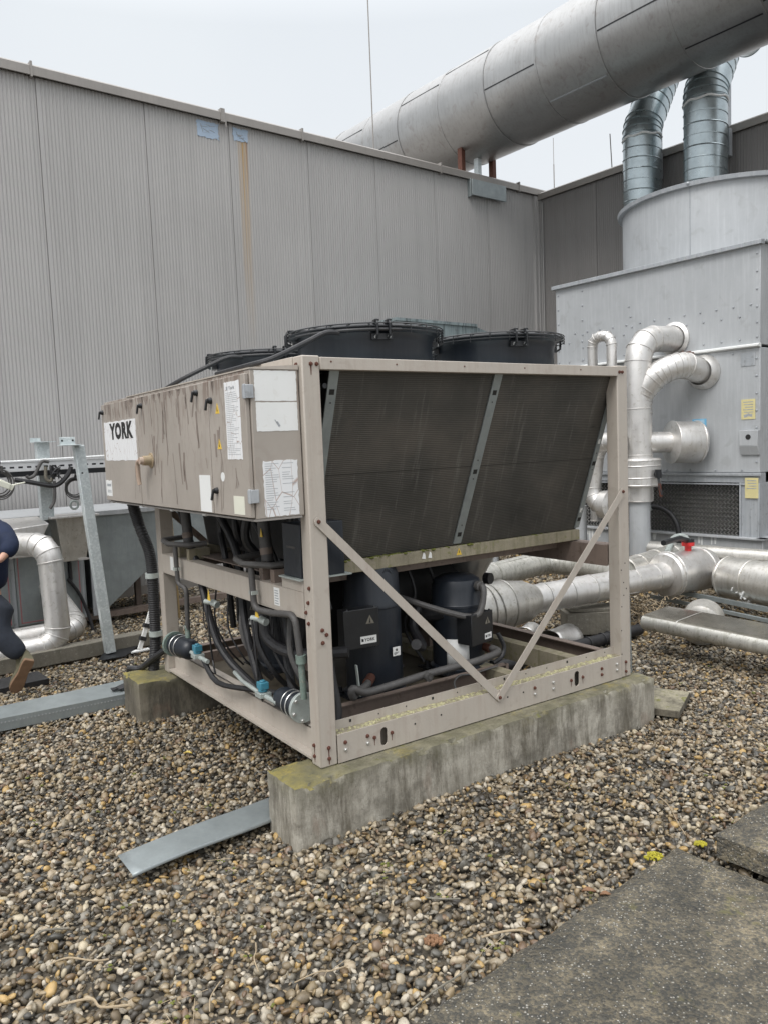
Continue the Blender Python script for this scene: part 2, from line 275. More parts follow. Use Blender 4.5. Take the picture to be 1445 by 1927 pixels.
# ------------------------------------------------------------------ mesh builder
def basis(d):
    d=V3(d).normalized(); a=V3((0,0,1)) if abs(d.z)<.9 else V3((1,0,0))
    x=a.cross(d).normalized(); return x,d.cross(x).normalized(),d
class MB:
    def __init__(s): s.v=[]; s.f=[]; s.m=[]
    def add(s,vs,fs,mi=0):
        o=len(s.v); s.v+= [V3(v) for v in vs]; s.f+=[tuple(i+o for i in f) for f in fs]; s.m+=[mi]*len(fs); return s
    def box(s,x0,x1,y0,y1,z0,z1,mi=0):
        vs=[(x,y,z) for z in (z0,z1) for y in (y0,y1) for x in (x0,x1)]
        return s.add(vs,[(0,2,3,1),(4,5,7,6),(0,1,5,4),(2,6,7,3),(0,4,6,2),(1,3,7,5)],mi)
    def hexa(s,c,mi=0):      # eight corners: bottom four round, top four round
        return s.add(c,[(3,2,1,0),(4,5,6,7),(0,1,5,4),(1,2,6,5),(2,3,7,6),(3,0,4,7)],mi)
    def obox(s,p0,p1,w,h,up=(0,0,1),mi=0):   # bar from p0 to p1, w across, h along up
        p0,p1=V3(p0),V3(p1); d=(p1-p0).normalized(); x=d.cross(V3(up)).normalized(); u=x.cross(d).normalized()
        c=[p+x*(w/2*a)+u*(h/2*b) for p in (p0,p1) for a,b in ((-1,-1),(1,-1),(1,1),(-1,1))]
        return s.add(c,[(0,1,2,3),(7,6,5,4),(0,4,5,1),(1,5,6,2),(2,6,7,3),(3,7,4,0)],mi)
    def prism(s,poly,n,mi=0):   # planar polygon extruded by the vector n
        k=len(poly); n=V3(n); vs=[V3(p) for p in poly]+[V3(p)+n for p in poly]
        return s.add(vs,[tuple(range(k))[::-1],tuple(range(k,2*k))]+[(i,(i+1)%k,(i+1)%k+k,i+k) for i in range(k)],mi)
    def loft(s,rings,closed=True,cap0=True,cap1=True,mi=0):
        k=len(rings[0]); o=len(s.v); vs=[v for r in rings for v in r]; fs=[]
        for j in range(len(rings)-1):
            for i in range(k if closed else k-1):
                a=j*k+i; b=j*k+(i+1)%k; fs.append((a,b,b+k,a+k))
        if cap0: fs.append(tuple(range(k))[::-1])
        if cap1: fs.append(tuple(range((len(rings)-1)*k,len(rings)*k)))
        return s.add(vs,fs,mi)
    def lathe(s,prof,o,d,seg=32,cap0=False,cap1=False,mi=0,a0=0,a1=2*math.pi):
        x,y,z=basis(d); o=V3(o); full=abs(a1-a0-2*math.pi)<1e-6; n=seg if full else seg+1
        rings=[[o+z*h+(x*math.cos(a0+(a1-a0)*i/seg)+y*math.sin(a0+(a1-a0)*i/seg))*r for i in range(n)] for r,h in prof]
        return s.loft(rings,full,cap0,cap1,mi)
    def cyl(s,p0,p1,r0,r1=None,seg=24,caps=True,mi=0):
        p0,p1=V3(p0),V3(p1); d=p1-p0; return s.lathe([(r0,0),(r0 if r1 is None else r1,d.length)],p0,d,seg,caps,caps,mi)
    def tube(s,pts,r,seg=10,caps=True,mi=0,smooth=0):
        pts=[V3(p) for p in pts]
        if smooth: pts=crom(pts,smooth)
        rings=[]; d0=(pts[1]-pts[0]).normalized(); x,y,_=basis(d0)
        ring=[pts[0]+(x*math.cos(2*math.pi*i/seg)+y*math.sin(2*math.pi*i/seg))*r for i in range(seg)]; rings.append(ring)
        for k in range(1,len(pts)):
            d=(pts[k]-pts[k-1]).normalized(); nd=(pts[k+1]-pts[k]).normalized() if k+1<len(pts) else d
            x=(x-d*x.dot(d)).normalized(); n=(d+nd); n=n.normalized() if n.length>1e-4 else d
            xx=(x-n*x.dot(n)).normalized(); yy=n.cross(xx)
            rings.append([pts[k]+(xx*math.cos(2*math.pi*i/seg)+yy*math.sin(2*math.pi*i/seg))*r for i in range(seg)]); x=xx
        return s.loft(rings,True,caps,caps,mi)
    def torus(s,c,n,Rr,r,seg=32,rs=6,mi=0,a0=0,a1=2*math.pi):
        x,y,z=basis(n); c=V3(c); full=abs(a1-a0-2*math.pi)<1e-6; k=seg if full else seg+1; rings=[]
        for i in range(k):
            a=a0+(a1-a0)*i/seg; d=x*math.cos(a)+y*math.sin(a)
            rings.append([c+d*(Rr+r*math.cos(2*math.pi*j/rs))+z*(r*math.sin(2*math.pi*j/rs)) for j in range(rs)])
        if full: rings.append(rings[0])
        return s.loft(rings,True,not full,not full,mi)
    def sphere(s,c,r,sc=(1,1,1),seg=12,rings=8,mi=0):
        c=V3(c); rr=[]
        for j in range(rings+1):
            t=math.pi*j/rings; rr.append([c+V3((math.sin(t)*math.cos(2*math.pi*i/seg)*r*sc[0],math.sin(t)*math.sin(2*math.pi*i/seg)*r*sc[1],math.cos(t)*r*sc[2])) for i in range(seg)])
        return s.loft(rr,True,False,False,mi)
    def text(s,t,o,x,y,h,mi=0,bold=.0,wid=None,depth=.0008,sx=1.):
        """lettering with its lower-left corner at o, running along x, up along y; h is the letter height"""
        cu_=bpy.data.curves.new('lettering','FONT'); cu_.body=t; cu_.size=1; cu_.offset=bold; cu_.space_character=1.0+bold*2.4; cu_.extrude=0; cu_.resolution_u=3
        ob=bpy.data.objects.new('lettering',cu_); me=bpy.data.meshes.new_from_object(ob)
        vs=[v.co.copy() for v in me.vertices]; fs=[tuple(p.vertices) for p in me.polygons]
        bpy.data.objects.remove(ob); bpy.data.curves.remove(cu_); bpy.data.meshes.remove(me)
        if not vs: return s
        x0=min(v.x for v in vs); x1=max(v.x for v in vs); y0=min(v.y for v in vs); y1=max(v.y for v in vs); k=h/(y1-y0) if y1>y0 else h
        kx=(wid/(x1-x0)) if wid else k*sx
        o,x,y=V3(o),V3(x).normalized(),V3(y).normalized()
        return s.add([o+x*((v.x-x0)*kx)+y*((v.y-y0)*k) for v in vs],fs,mi)
    def build(s,name,mats,parent=None,frame=None,base=None,smooth=35,bevel=0,solid=0):
        if not isinstance(mats,(list,tuple)): mats=[mats]
        if parent is not None: b=V3(parent['_b'])
        else: b=V3(base if base is not None else (0,0,0))
        me=bpy.data.meshes.new(name); me.from_pydata([tuple(v-b) for v in s.v],[],s.f); 
        for mm in mats: me.materials.append(MT[mm] if isinstance(mm,str) else mm)
        if len(mats)>1: me.polygons.foreach_set('material_index',s.m)
        bm=bmesh.new(); bm.from_mesh(me); bmesh.ops.recalc_face_normals(bm,faces=bm.faces[:]) if not getattr(s,'flat',False) else None; bm.to_mesh(me); bm.free()
        if smooth: me.shade_smooth(); me.set_sharp_from_angle(angle=R(smooth))
        me.update()
        o=bpy.data.objects.new(name,me); COL.objects.link(o)
        if parent is not None: o.parent=parent
        else: o.matrix_world=(frame or FW)@Matrix.Translation(b)
        o['_b']=tuple(b)
        if bevel:
            md=o.modifiers.new('edge','BEVEL'); md.width=bevel; md.segments=2; md.limit_method='ANGLE'; md.angle_limit=R(40)
        if solid:
            md=o.modifiers.new('sheet','SOLIDIFY'); md.thickness=solid
        return o
def each(mb,name,mats,parent=None,**k):
    """every loose piece of the builder becomes a part of its own"""
    par=list(range(len(mb.v)))
    def fd(i):
        while par[i]!=i: par[i]=par[par[i]]; i=par[i]
        return i
    for f in mb.f:
        for j in f[1:]: par[fd(j)]=fd(f[0])
    gr={}
    for fi,f in enumerate(mb.f): gr.setdefault(fd(f[0]),[]).append(fi)
    out=[]
    for fl in gr.values():
        q=MB(); idx={}
        for fi in fl:
            for i in mb.f[fi]:
                if i not in idx: idx[i]=len(q.v); q.v.append(mb.v[i])
            q.f.append(tuple(idx[i] for i in mb.f[fi])); q.m.append(mb.m[fi])
        out.append(q.build(name,mats,parent,**k))
    return out
def crom(P,n):
    out=[]
    for i in range(len(P)-1):
        a=P[max(i-1,0)]; b=P[i]; c=P[i+1]; d=P[min(i+2,len(P)-1)]
        for k in range(n):
            t=k/n; out.append(.5*((2*b)+(c-a)*t+(2*a-5*b+4*c-d)*t*t+(3*b-a-3*c+d)*t**3))
    out.append(P[-1]); return out
def fillet(pts,rad,n):
    pts=[V3(p) for p in pts]; out=[pts[0]]
    for i in range(1,len(pts)-1):
        a,b,c=pts[i-1],pts[i],pts[i+1]; d1=(a-b).normalized(); d2=(c-b).normalized(); ang=d1.angle(d2); th=math.pi-ang
        if th<.05: out.append(b); continue
        t=rad*math.tan(th/2); t=min(t,(a-b).length*.49 if i>1 else (a-b).length*.95,(c-b).length*.49 if i<len(pts)-2 else (c-b).length*.95); rr=t/math.tan(th/2)
        cen=b+(d1+d2).normalized()*(rr/math.cos(th/2)); s=b+d1*t; e=b+d2*t; ax=(s-cen).cross(e-cen).normalized()
        for k in range(n+1): out.append(cen+Matrix.Rotation(th*k/n,3,ax)@(s-cen))
    out.append(pts[-1]); return out
def pipe(mb,pts,r,bend=None,gores=4,seam=.8,bead=.006,seg=32,caps=True,lap=True,mi=0):
    """sheet-metal clad pipe: mitred gores in the bends, a raised bead at every joint, a lap seam along the straights"""
    P=fillet(pts,bend or r*1.6,gores) if len(pts)>2 else [V3(p) for p in pts]
    Q=[P[0]]; jn=[]
    for a,b in zip(P,P[1:]):
        L=(b-a).length
        if L>seam*1.5:
            k=int(L/seam); 
            for j in range(1,k+1):
                if j<k+0: Q.append(a+(b-a)*j/k); jn.append(len(Q)-1)
        Q.append(b) if (b-Q[-1]).length>1e-5 else None
        jn.append(len(Q)-1)
    d0=(Q[1]-Q[0]).normalized(); x,y,_=basis(d0)
    ring=[Q[0]+(x*math.cos(2*math.pi*i/seg)+y*math.sin(2*math.pi*i/seg))*r for i in range(seg)]; rings=[ring]; norms=[d0]
    for k in range(1,len(Q)):
        d=(Q[k]-Q[k-1]).normalized(); nd=(Q[k+1]-Q[k]).normalized() if k+1<len(Q) else d
        n=(d+nd).normalized(); ring=[v+d*(((Q[k]-v).dot(n))/d.dot(n)) for v in ring]; rings.append(ring); norms.append(n)
    mb.loft(rings,True,caps,caps,mi)
    for k in range(len(Q)):
        if k==0 or k==len(Q)-1 or True:
            c,n=Q[k],norms[k]; rg=rings[k]; 
            if bead: mb.loft([[v-n*.007 for v in rg],[c+(v-c)*(1+bead/r)-n*.004 for v in rg],[c+(v-c)*(1+bead/r)+n*.004 for v in rg],[v+n*.007 for v in rg]],True,False,False,mi)
    if lap:
        for k in range(len(Q)-1):
            if (Q[k+1]-Q[k]).length>.25:
                i=(k*7+3)%seg; a,b=rings[k][i],rings[k+1][i]; n=(a-Q[k]).normalized(); d=(b-a).normalized(); t=n.cross(d)
                mb.obox(a+n*.001,b+n*.001,.012,.005,up=n)
    return Q
def setp(o,label=None,cat=None,group=None,kind=None):
    if label: o['label']=label
    if cat: o['category']=cat
    if group: o['group']=group
    if kind: o['kind']=kind
    return o
def thing(name,label,cat,fr=FW,base=(0,0,0),group=None,kind=None):
    o=bpy.data.objects.new(name,None); COL.objects.link(o); o.empty_display_size=.2
    o.matrix_world=fr@Matrix.Translation(V3(base)); o['_b']=tuple(V3(base)); return setp(o,label,cat,group,kind)
def copy_tree(o,parent=None):
    c=o.copy(); COL.objects.link(c); c.parent=parent
    for ch in list(o.children): copy_tree(ch,c)
    return c
# ================================================================== THE CHILLER (frame FU)
W_,L_,H_=2.25,2.18,1.932
ch=thing('air_cooled_chiller','taupe framed air-cooled chiller with slanted coil and black fans, standing on two concrete plinths','chiller',FU)
def bolt_me(r,h):
    mb=MB(); mb.lathe([(r*1.25,0),(r*1.25,h*.18),(r,h*.2),(r,h*.8),(r*.8,h),(0.0005,h)],(0,0,0),(0,0,1),6); return mb
_b={}
def bolt(parent,p,n,mat='rust',r=.0085,h=.009,name='bolt'):
    k=(mat,r,h)
    if k not in _b:
        mb=bolt_me(r,h); me=bpy.data.meshes.new('bolt'); me.from_pydata([tuple(v) for v in mb.v],[],mb.f); me.materials.append(MT[mat]); _b[k]=me
    o=bpy.data.objects.new(name,_b[k]); COL.objects.link(o); o.parent=parent
    x,y,z=basis(n); mm=Matrix.Identity(4)
    for i,c in enumerate((x,y,z)):
        for j in range(3): mm[j][i]=c[j]
    mm.translation=V3(p)-V3(parent['_b']); o.matrix_local=mm; o['_b']=parent['_b']; return o
def drip(parent,p,n,h,w=.004):   # rust run below a bolt: thin real stain film
    mb=MB(); x,y,z=basis(n); s=V3((0,0,1)).cross(V3(n)).normalized(); p=V3(p)+V3(n)*.0012
    mb.add([p-s*w,p+s*w,p+s*w*.4-V3((0,0,h)),p-s*w*.4-V3((0,0,h))],[(0,1,2,3)]); return mb
T=.006
def post(x0,x1,y0,y1,inner=True):
    mb=MB(); mb.box(x0,x1,y0,y1,0,H_); return mb.build('post','paint',ch,bevel=.006)
p1=post(0,.092,0,.088); p2=post(2.158,2.25,0,.088); p3=post(0,.092,2.092,2.18); p4=post(2.158,2.25,2.092,2.18)
FR=(0,-1,0); LF=(-1,0,0)
for z in (.058,.026): pass
for q,n,d in [((.045,0,.092),FR,.05),((.045,0,.040),FR,.03),((0,.055,.100),LF,.05),((0,.055,.047),LF,.03),((.046,0,1.893),FR,.05),((.076,0,1.893),FR,0),((0,.05,1.893),LF,.05),((.040,0,.66),FR,0),((.062,0,.635),FR,0),((.040,0,.60),FR,0),
              ((0,.045,.79),LF,0),((0,.07,.74),LF,0),((0,.05,.69),LF,0),((0,.03,.86),LF,0)]:
    bolt(p1,q,n)
    if d: 
        drip(p1,q,n,d).build('rust_run','rust',p1)
for q,d in [((2.178,0,1.893),0),((2.203,0,1.893),0),((2.2,0,.095),.05),((2.2,0,.035),.03)]:
    bolt(p2,q,FR)
    if d: drip(p2,q,FR,d).build('rust_run','rust',p2)
mb=MB()
for x,z in [(2.19,.60),(2.215,.56),(2.19,.52),(2.17,.68),(2.205,.72),(2.165,.30),(2.17,.45),(2.165,.15)]: mb.cyl((x,.0,z),(x,-.0015,z),.004,seg=8)
each(mb,'bolt_hole','ink',p2)
# base frame -------------------------------------------------------
mb=MB(); y0=-.004
# front plate with two oblong openings, built as strips round them
def plate_with_slots(mb,x0,x1,z0,z1,y0,y1,slots):
    xs=x0
    for cx,cz,w,h in slots:
        mb.box(xs,cx-w,y0,y1,z0,z1)
        r=w; n=8
        for sgn in (1,-1):
            zc=cz+sgn*(h-w); edge=z1 if sgn>0 else z0; pr=None
            for i in range(n+1):
                a=math.pi*i/n; p=(cx+math.cos(a)*w,zc+sgn*math.sin(a)*w)
                if pr: 
                    q=[(pr[0],pr[1]),(p[0],p[1]),(p[0],edge),(pr[0],edge)]
                    mb.prism([(a_,y0,b_) for a_,b_ in q],(0,y1-y0,0))
                pr=p
        xs=cx+w
    mb.box(xs,x1,y0,y1,z0,z1)
plate_with_slots(mb,.094,2.156,.004,.143,-.004,.002,[(.359,.072,.021,.046),(1.75,.080,.021,.046)])
bf=mb.build('base_rail','paint',ch,smooth=30)
mb=MB(); mb.box(.092,2.158,.002,.058,.137,.143); mb.build('rail_top','paint_mossy',bf)
mb=MB(); mb.box(.092,2.158,.058,.063,.004,.190); lip=mb.build('rail_lip','paint',bf)
mb=MB(); 
for i in range(12): x=.2+i*.17; mb.box(x,x+(.012 if i%3==0 else .006),.0565,.058,.165,.165+(.014 if i%3==0 else .006))
each(mb,'punched_hole','ink',lip)
mb=MB(); random.seed(3)
for i in range(420):
    x=random.uniform(.11,2.14); y=random.uniform(.008,.056); r=random.uniform(.003,.009)*(1 if random.random()<.8 else 1.6)
    mb.sphere((x,y,.143),r,(1,1,.5),6,4)
mb.build('moss_fringe',pm('pale_moss',(.36,.34,.2),.95,0,.4,30,0,None,.5,(.2,.2,.08)),bf)
for u_,m_ in [(.135,'rust'),(.262,'rust'),(.302,'rust'),(.405,'rust'),(1.40,'rust'),(1.55,'zinc'),(1.70,'rust'),(1.80,'rust'),(1.97,'rust'),(2.11,'zinc')]:
    z=.098 if u_ not in (.302,.405,1.70,1.80) else .08
    bolt(bf,(u_,-.004,z),FR,m_)
    if u_ in (.302,.405,1.7,1.8): drip(bf,(u_,-.004,.08),FR,.04,.003).build('rust_run','rust',bf)
    else: bolt(bf,(u_,-.004,z-.037),FR,'zinc' if u_!=1.97 else 'rust')
mb=MB()
for u_,z in [(.55,.09),(.72,.098),(1.19,.09),(1.31,.092)]: mb.cyl((u_,-.004,z),(u_,-.0055,z),.005,seg=10)
each(mb,'bolt_hole','ink',bf)
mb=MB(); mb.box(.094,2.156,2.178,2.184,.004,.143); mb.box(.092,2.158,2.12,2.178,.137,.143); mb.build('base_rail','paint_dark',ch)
# side base rails (channel with bottom flange), inset from the posts
mb=MB(); mb.box(.045,.051,.09,2.09,.03,.145); mb.box(.0,.051,.09,2.09,.018,.03); mb.box(.045,.10,.09,2.09,.139,.145); mb.build('side_rail','paint',ch)
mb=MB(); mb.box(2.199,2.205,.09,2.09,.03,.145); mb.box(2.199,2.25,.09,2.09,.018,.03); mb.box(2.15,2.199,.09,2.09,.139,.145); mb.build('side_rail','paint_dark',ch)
# cross members
for x,mt in ((1.33,'paint_mossy'),(1.84,'paint_mossy')):
    mb=MB(); mb.box(x-.04,x+.04,.063,2.12,.168,.174); mb.box(x-.04,x-.034,.063,2.12,.06,.168); mb.box(x-.04,x+.03,.063,2.12,.054,.06); mb.build('cross_member',mt,ch)
mb=MB(); mb.box(.10,1.43,.285,.291,.09,.178); mb.box(.10,1.43,.25,.285,.172,.178); mb.box(.10,1.43,.25,.285,.09,.096); mb.box(1.42,1.44,.25,.27,.06,.178); mb.build('compressor_rail','paint_dark',ch)
mb=MB(); mb.box(.10,1.43,1.78,1.786,.09,.178); mb.box(.1,1.43,1.786,1.82,.172,.178); mb.build('compressor_rail','paint_dark',ch)
mb=MB(); mb.box(.10,1.28,.30,1.77,.10,.108); mb.build('compressor_tray',pm('dim_grimy_tray',(.075,.062,.042),.7,0,.3,8,0,None,.5,(.03,.028,.018)),ch)  # tray colour lowered to paint in the dim interior, with grime on it
# mid beams
def midbeam(x0,x1,s):
    mb=MB(); mb.box(x0,x1,.09,2.09,.708,.832); return mb
mb=MB(); mb.box(.0,.006,.09,2.09,.712,.832); mb.box(.006,.07,.09,2.09,.826,.832); mb.box(.0,.07,.09,2.09,.705,.711); b1=mb.build('middle_beam','paint',ch)
mb=MB(); mb.box(.0,.09,.09,.31,.832,.886); mb.build('raised_seat','paint',b1,bevel=.003)
mb=MB(); mb.box(-.002,0,.34,.40,.73,.82); lb=mb.build('label','label',b1); 
mb=MB(); 
for i in range(6): mb.box(-.0032,-.002,.35+.004*(i%2),.39,.738+i*.013,.743+i*.013)
mb.build('print','tower_dark',lb)
mb=MB(); mb.box(-.002,0,1.86,1.92,.74,.83); mb.build('label','label',b1)
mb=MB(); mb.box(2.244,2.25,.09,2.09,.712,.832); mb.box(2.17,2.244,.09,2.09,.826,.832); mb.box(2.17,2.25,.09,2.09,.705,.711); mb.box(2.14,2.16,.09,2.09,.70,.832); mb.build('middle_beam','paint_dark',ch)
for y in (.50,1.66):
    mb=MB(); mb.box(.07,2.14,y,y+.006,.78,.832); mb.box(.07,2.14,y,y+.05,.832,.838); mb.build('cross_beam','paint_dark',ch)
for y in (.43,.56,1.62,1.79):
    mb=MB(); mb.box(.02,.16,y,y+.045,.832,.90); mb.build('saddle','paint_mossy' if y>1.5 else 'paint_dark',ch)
# top frame
mb=MB(); mb.box(.092,2.158,-.006,.04,1.868,1.925); mb.box(.092,2.158,.04,.10,1.915,1.921); tf=mb.build('top_rail','paint',ch,bevel=.003)
mb=MB()
for u_,z in [(.15,1.905),(.52,1.9),(.95,1.9),(1.38,1.9),(1.83,1.9)]: mb.cyl((u_,-.006,z),(u_,-.0075,z),.0045,seg=8)
each(mb,'screw',"rust",tf)
mb=MB(); mb.box(.092,2.158,2.14,2.186,1.868,1.925); mb.build('top_rail','paint',ch,bevel=.003)
mb=MB(); mb.box(-.004,.03,.088,2.092,1.80,1.932); tl=mb.build('top_rail','paint',ch,bevel=.002)
mb=MB(); mb.cyl((-.004,.45,1.905),(-.006,.45,1.905),.006,seg=8); mb.cyl((-.004,1.0,1.905),(-.006,1.0,1.905),.006,seg=8); each(mb,'screw','ink',tl)
mb=MB(); mb.box(2.22,2.254,.088,2.092,1.86,1.932); mb.build('top_rail','paint',ch,bevel=.002)
mb=MB(); mb.box(.03,2.22,.10,2.14,1.921,1.927); mb.build('fan_deck','galv_dull',ch)
# coils
def coil(front=True):
    f=(lambda y:y) if front else (lambda y:L_-y)
    C=lambda x,t,o=0:(x,f(.05+.345*t+o*.943),1.872-.962*t-o*.333)
    th=.07; mb=MB(); x0,x1=.215,2.205
    mb.hexa([C(x0,1),C(x1,1),C(x1,1,th),C(x0,1,th),C(x0,0),C(x1,0),C(x1,0,th),C(x0,0,th)])
    o=mb.build('condenser_coil','coil',ch,smooth=0)
    if front:
        for (xa,xb) in ((.17,.222),(1.205,1.262),(2.185,2.222)):
            mb=MB(); x2=xa-(.05 if xa>1 and xa<2 else 0); d=-.012
            mb.hexa([C(x2,.995,d),C(x2+xb-xa,.995,d),C(x2+xb-xa,.995,-.002),C(x2,.995,-.002),C(xa,.005,d),C(xb,.005,d),C(xb,.005,-.002),C(xa,.005,-.002)])
            st=mb.build('coil_strip','galv_dull',o)
            mb=MB()
            for t in (.10,.55,.93):
                w=.5*(xb-xa); xm=xa+(x2-xa)*t+w; hh=.022
                mb.hexa([C(xm-.014,t+hh,d-.001),C(xm+.014,t+hh,d-.001),C(xm+.014,t+hh,d+.001),C(xm-.014,t+hh,d+.001),C(xm-.014,t-hh*.2,d-.001),C(xm+.014,t-hh*.2,d-.001),C(xm+.014,t-hh*.2,d+.001),C(xm-.014,t-hh*.2,d+.001)])
            for t in (.16,.49,.60,.88): 
                xm=xa+(x2-xa)*t+.5*(xb-xa); c=V3(C(xm,t,d)); mb.cyl(c,c+V3((0,-.943,.333))*.0015,.0045,seg=8)
            mb.build('slot','ink',st)
            if xa>2:
                mb=MB()
                for t in (.40,.86): mb.hexa([C(2.19,t+.03,d-.001),C(2.21,t+.03,d-.001),C(2.21,t+.03,d),C(2.19,t+.03,d),C(2.19,t,d-.001),C(2.21,t,d-.001),C(2.21,t,d),C(2.19,t,d)])
                mb.build('sticker','white',st)
    mb=MB(); ya,yb=sorted((f(.365),f(.47))); 
    mb.box(.17,2.21,ya,yb,.838,.906); mb.build('coil_rail','paint_mossy',ch,bevel=.003)
    return o
cf=coil(); coil(False)
mb=MB(); random.seed(11)
for i in range(150):
    x=random.uniform(.2,1.9)**1.0; x=.2+(x-.2)*random.random(); r=random.uniform(.004,.014); mb.sphere((x,random.uniform(.36,.42),.905),r,(1.2,1,.5),6,4)
mb.build('moss','moss_green',cf)
mb=MB(); y=.364; mb.prism([(1.16,y,.853),(1.20,y,.853),(1.18,y,.895)],(0,-.001,0)); w=mb.build('warning_sticker','warn',ch)
mb=MB(); mb.prism([(1.176,y-.001,.866),(1.184,y-.001,.866),(1.18,y-.001,.885)],(0,-.0006,0)); mb.build('print','ink',w)
mb=MB(); 
for x in (.92,.965): mb.prism([(x-.012,y,.862),(x+.014,y,.858),(x+.012,y,.888),(x,y,.897),(x-.006,y,.88)],(0,-.001,0))
each(mb,'torn_sticker','white',ch)
# V closing panels and sump sheet, added in dark tones to blacken the inside
mb=MB()
for x in (.205,2.215): mb.prism([(x,.10,1.865),(x,2.08,1.865),(x,1.74,.91),(x,.44,.91)],(.003,0,0))
mb.build('dark_end_panel','ink',ch)
mb=MB(); mb.box(.1,2.15,.48,1.70,.845,.851); mb.build('sump_sheet','paint_dark',ch)
mb=MB()
for x in (.11,.15): mb.tube([(x,.06,1.80),(x,.15,1.80),(x,.19,1.72),(x,.42,1.02)],.013,8)
mb.tube([(.16,.2,1.84),(.14,.34,1.5),(.12,.44,1.0)],.018,8); each(mb,'coil_header','black_metal',ch)
# braces
vt=V3((1.124,-.010,.104))
for a in ((.043,-.006,1.171),(2.180,-.006,1.167)):
    a=V3(a); d=(vt-a).normalized(); s=V3((0,1,0)).cross(d)*.022; y=-.010 if a.x<1 else -.014; q=V3((0,y-a.y,0))
    P=[]
    for k in range(7): t=math.pi*k/6; P.append(a+q+s*math.cos(t)-d*.022*math.sin(t))
    e=V3((1.124,y,.104))
    for k in range(7): t=math.pi*k/6; P.append(e-s*math.cos(t)+d*.022*math.sin(t))
    mb=MB(); mb.prism(P,(0,.0045,0)); br=mb.build('brace','paint',ch,smooth=0); bolt(br,a+q,FR)
bolt(ch,(1.124,-.014,.104),FR)
# electrical cabinet ------------------------------------------------
X0=-.245; ya,yb,za,zb=.03,2.34,1.205,1.868
mb=MB(); mb.box(X0,-.006,ya,yb,za,zb); cab=mb.build('control_cabinet','cab',ch,bevel=.003)
mb=MB(); mb.prism([(X0-.004,ya-.004,zb),(-.006,ya-.004,zb),(-.006,ya-.004,zb+.022),(X0-.004,ya-.004,zb+.006)],(0,1.80,0)); mb.build('cabinet_cover','paint',cab)
mb=MB(); mb.box(X0-.01,-.02,ya-.004,yb+.002,za-.010,za-.001); mb.build('drip_edge','trim',cab)
doors=[(ya+.012,.462,'door'),(.470,1.575,'door'),(1.583,yb,'door')]
DR=[]
for a,b,n in doors:
    mb=MB(); mb.box(X0-.022,X0-.002,a,b,za+.006,zb-.018); DR.append(mb.build(n,'cab',cab,bevel=.003))
XD=X0-.022
def decal(name,mat,parent,y0,y1,z0,z1,x=None,d=.0012):
    x=XD if x is None else x; mb=MB(); mb.box(x-d,x,y0,y1,z0,z1); return mb.build(name,mat,parent)
def ragged(name,mat,parent,c0,c1,plane,seed,amp=.006,n=14):
    """label with a worn outline; plane 'x' lies on the doors, 'y' on the cabinet end"""
    rnd=random.Random(seed); (a0,z0),(a1,z1)=c0,c1; P=[]
    for (s,e) in (((a0,z0),(a1,z0)),((a1,z0),(a1,z1)),((a1,z1),(a0,z1)),((a0,z1),(a0,z0))):
        for k in range(n):
            t=k/n; P.append((s[0]+(e[0]-s[0])*t+rnd.uniform(-1,1)*amp,s[1]+(e[1]-s[1])*t+rnd.uniform(-1,1)*amp))
    mb=MB()
    if plane=='x': mb.prism([(XD-.0012,a,z) for a,z in P],(.0012,0,0))
    else: mb.prism([(a,ya-.0012,z) for a,z in P],(0,.0012,0))
    return mb.build(name,mat,parent,smooth=0)
lab=ragged('maker_label','cracked',DR[2],(2.292,1.478),(1.612,1.730),'x',1,.003)
mb=MB(); mb.text('YORK',(XD-.002,2.165,1.612),(0,-1,0),(0,0,1),.108,bold=.06,wid=.50); mb.build('lettering','ink',lab)
s2=ragged('specification_label','cracked',DR[0],(.262,1.474),(.098,1.826),'x',2,.002)
mb=MB(); mb.box(XD-.0025,XD-.0012,.222,.238,1.790,1.806); mb.text('York',(XD-.002,.215,1.790),(0,-1,0),(0,0,1),.017,bold=.03,wid=.07)
rnd=random.Random(5)
for i in range(34):
    z=1.776-i*.0085; L=rnd.uniform(.06,.14); mb.box(XD-.0018,XD-.0012,.25-L,.25,z,z+.0018)
mb.build('print','tower_dark',s2)
for y,z in ((.355,1.712),(.352,1.545)):
    mb=MB(); mb.prism([(XD-.0012,y+.024,z-.022),(XD-.0012,y-.024,z-.022),(XD-.0012,y,z+.028)],(.0012,0,0)); w=mb.build('warning_sticker','warn',DR[0],smooth=0)
    mb=MB(); mb.prism([(XD-.002,y+.004,z-.012),(XD-.002,y-.004,z-.010),(XD-.002,y+.003,z+.014)],(.0008,0,0)); mb.build('print','ink',w)
decal('blank_label','label',DR[1],.490,.632,1.216,1.398); decal('blank_label','cream',DR[0],.105,.222,1.222,1.306)
mb=MB(); mb.cyl((XD,.335,1.392),(XD-.001,.335,1.392),.022,seg=20); mb.build('round_label','label',DR[0])
q=ragged('small_label','label',DR[2],(2.335,1.24),(2.20,1.345),'x',9,.003,6)
mb=MB(); mb.text('VATTN',(XD-.002,2.31,1.305),(0,-1,0),(0,0,1),.018,bold=.02,wid=.09) if False else mb.box(XD-.0018,XD-.0012,2.22,2.31,1.305,1.322)
for i in range(3): mb.box(XD-.0018,XD-.0012,2.225+i*.03,2.24+i*.03,1.262,1.282)
mb.build('print','tower_dark',q)
MT['drip']=pm('brown_drip_stain',(.235,.195,.168),.5,0,.15,20)
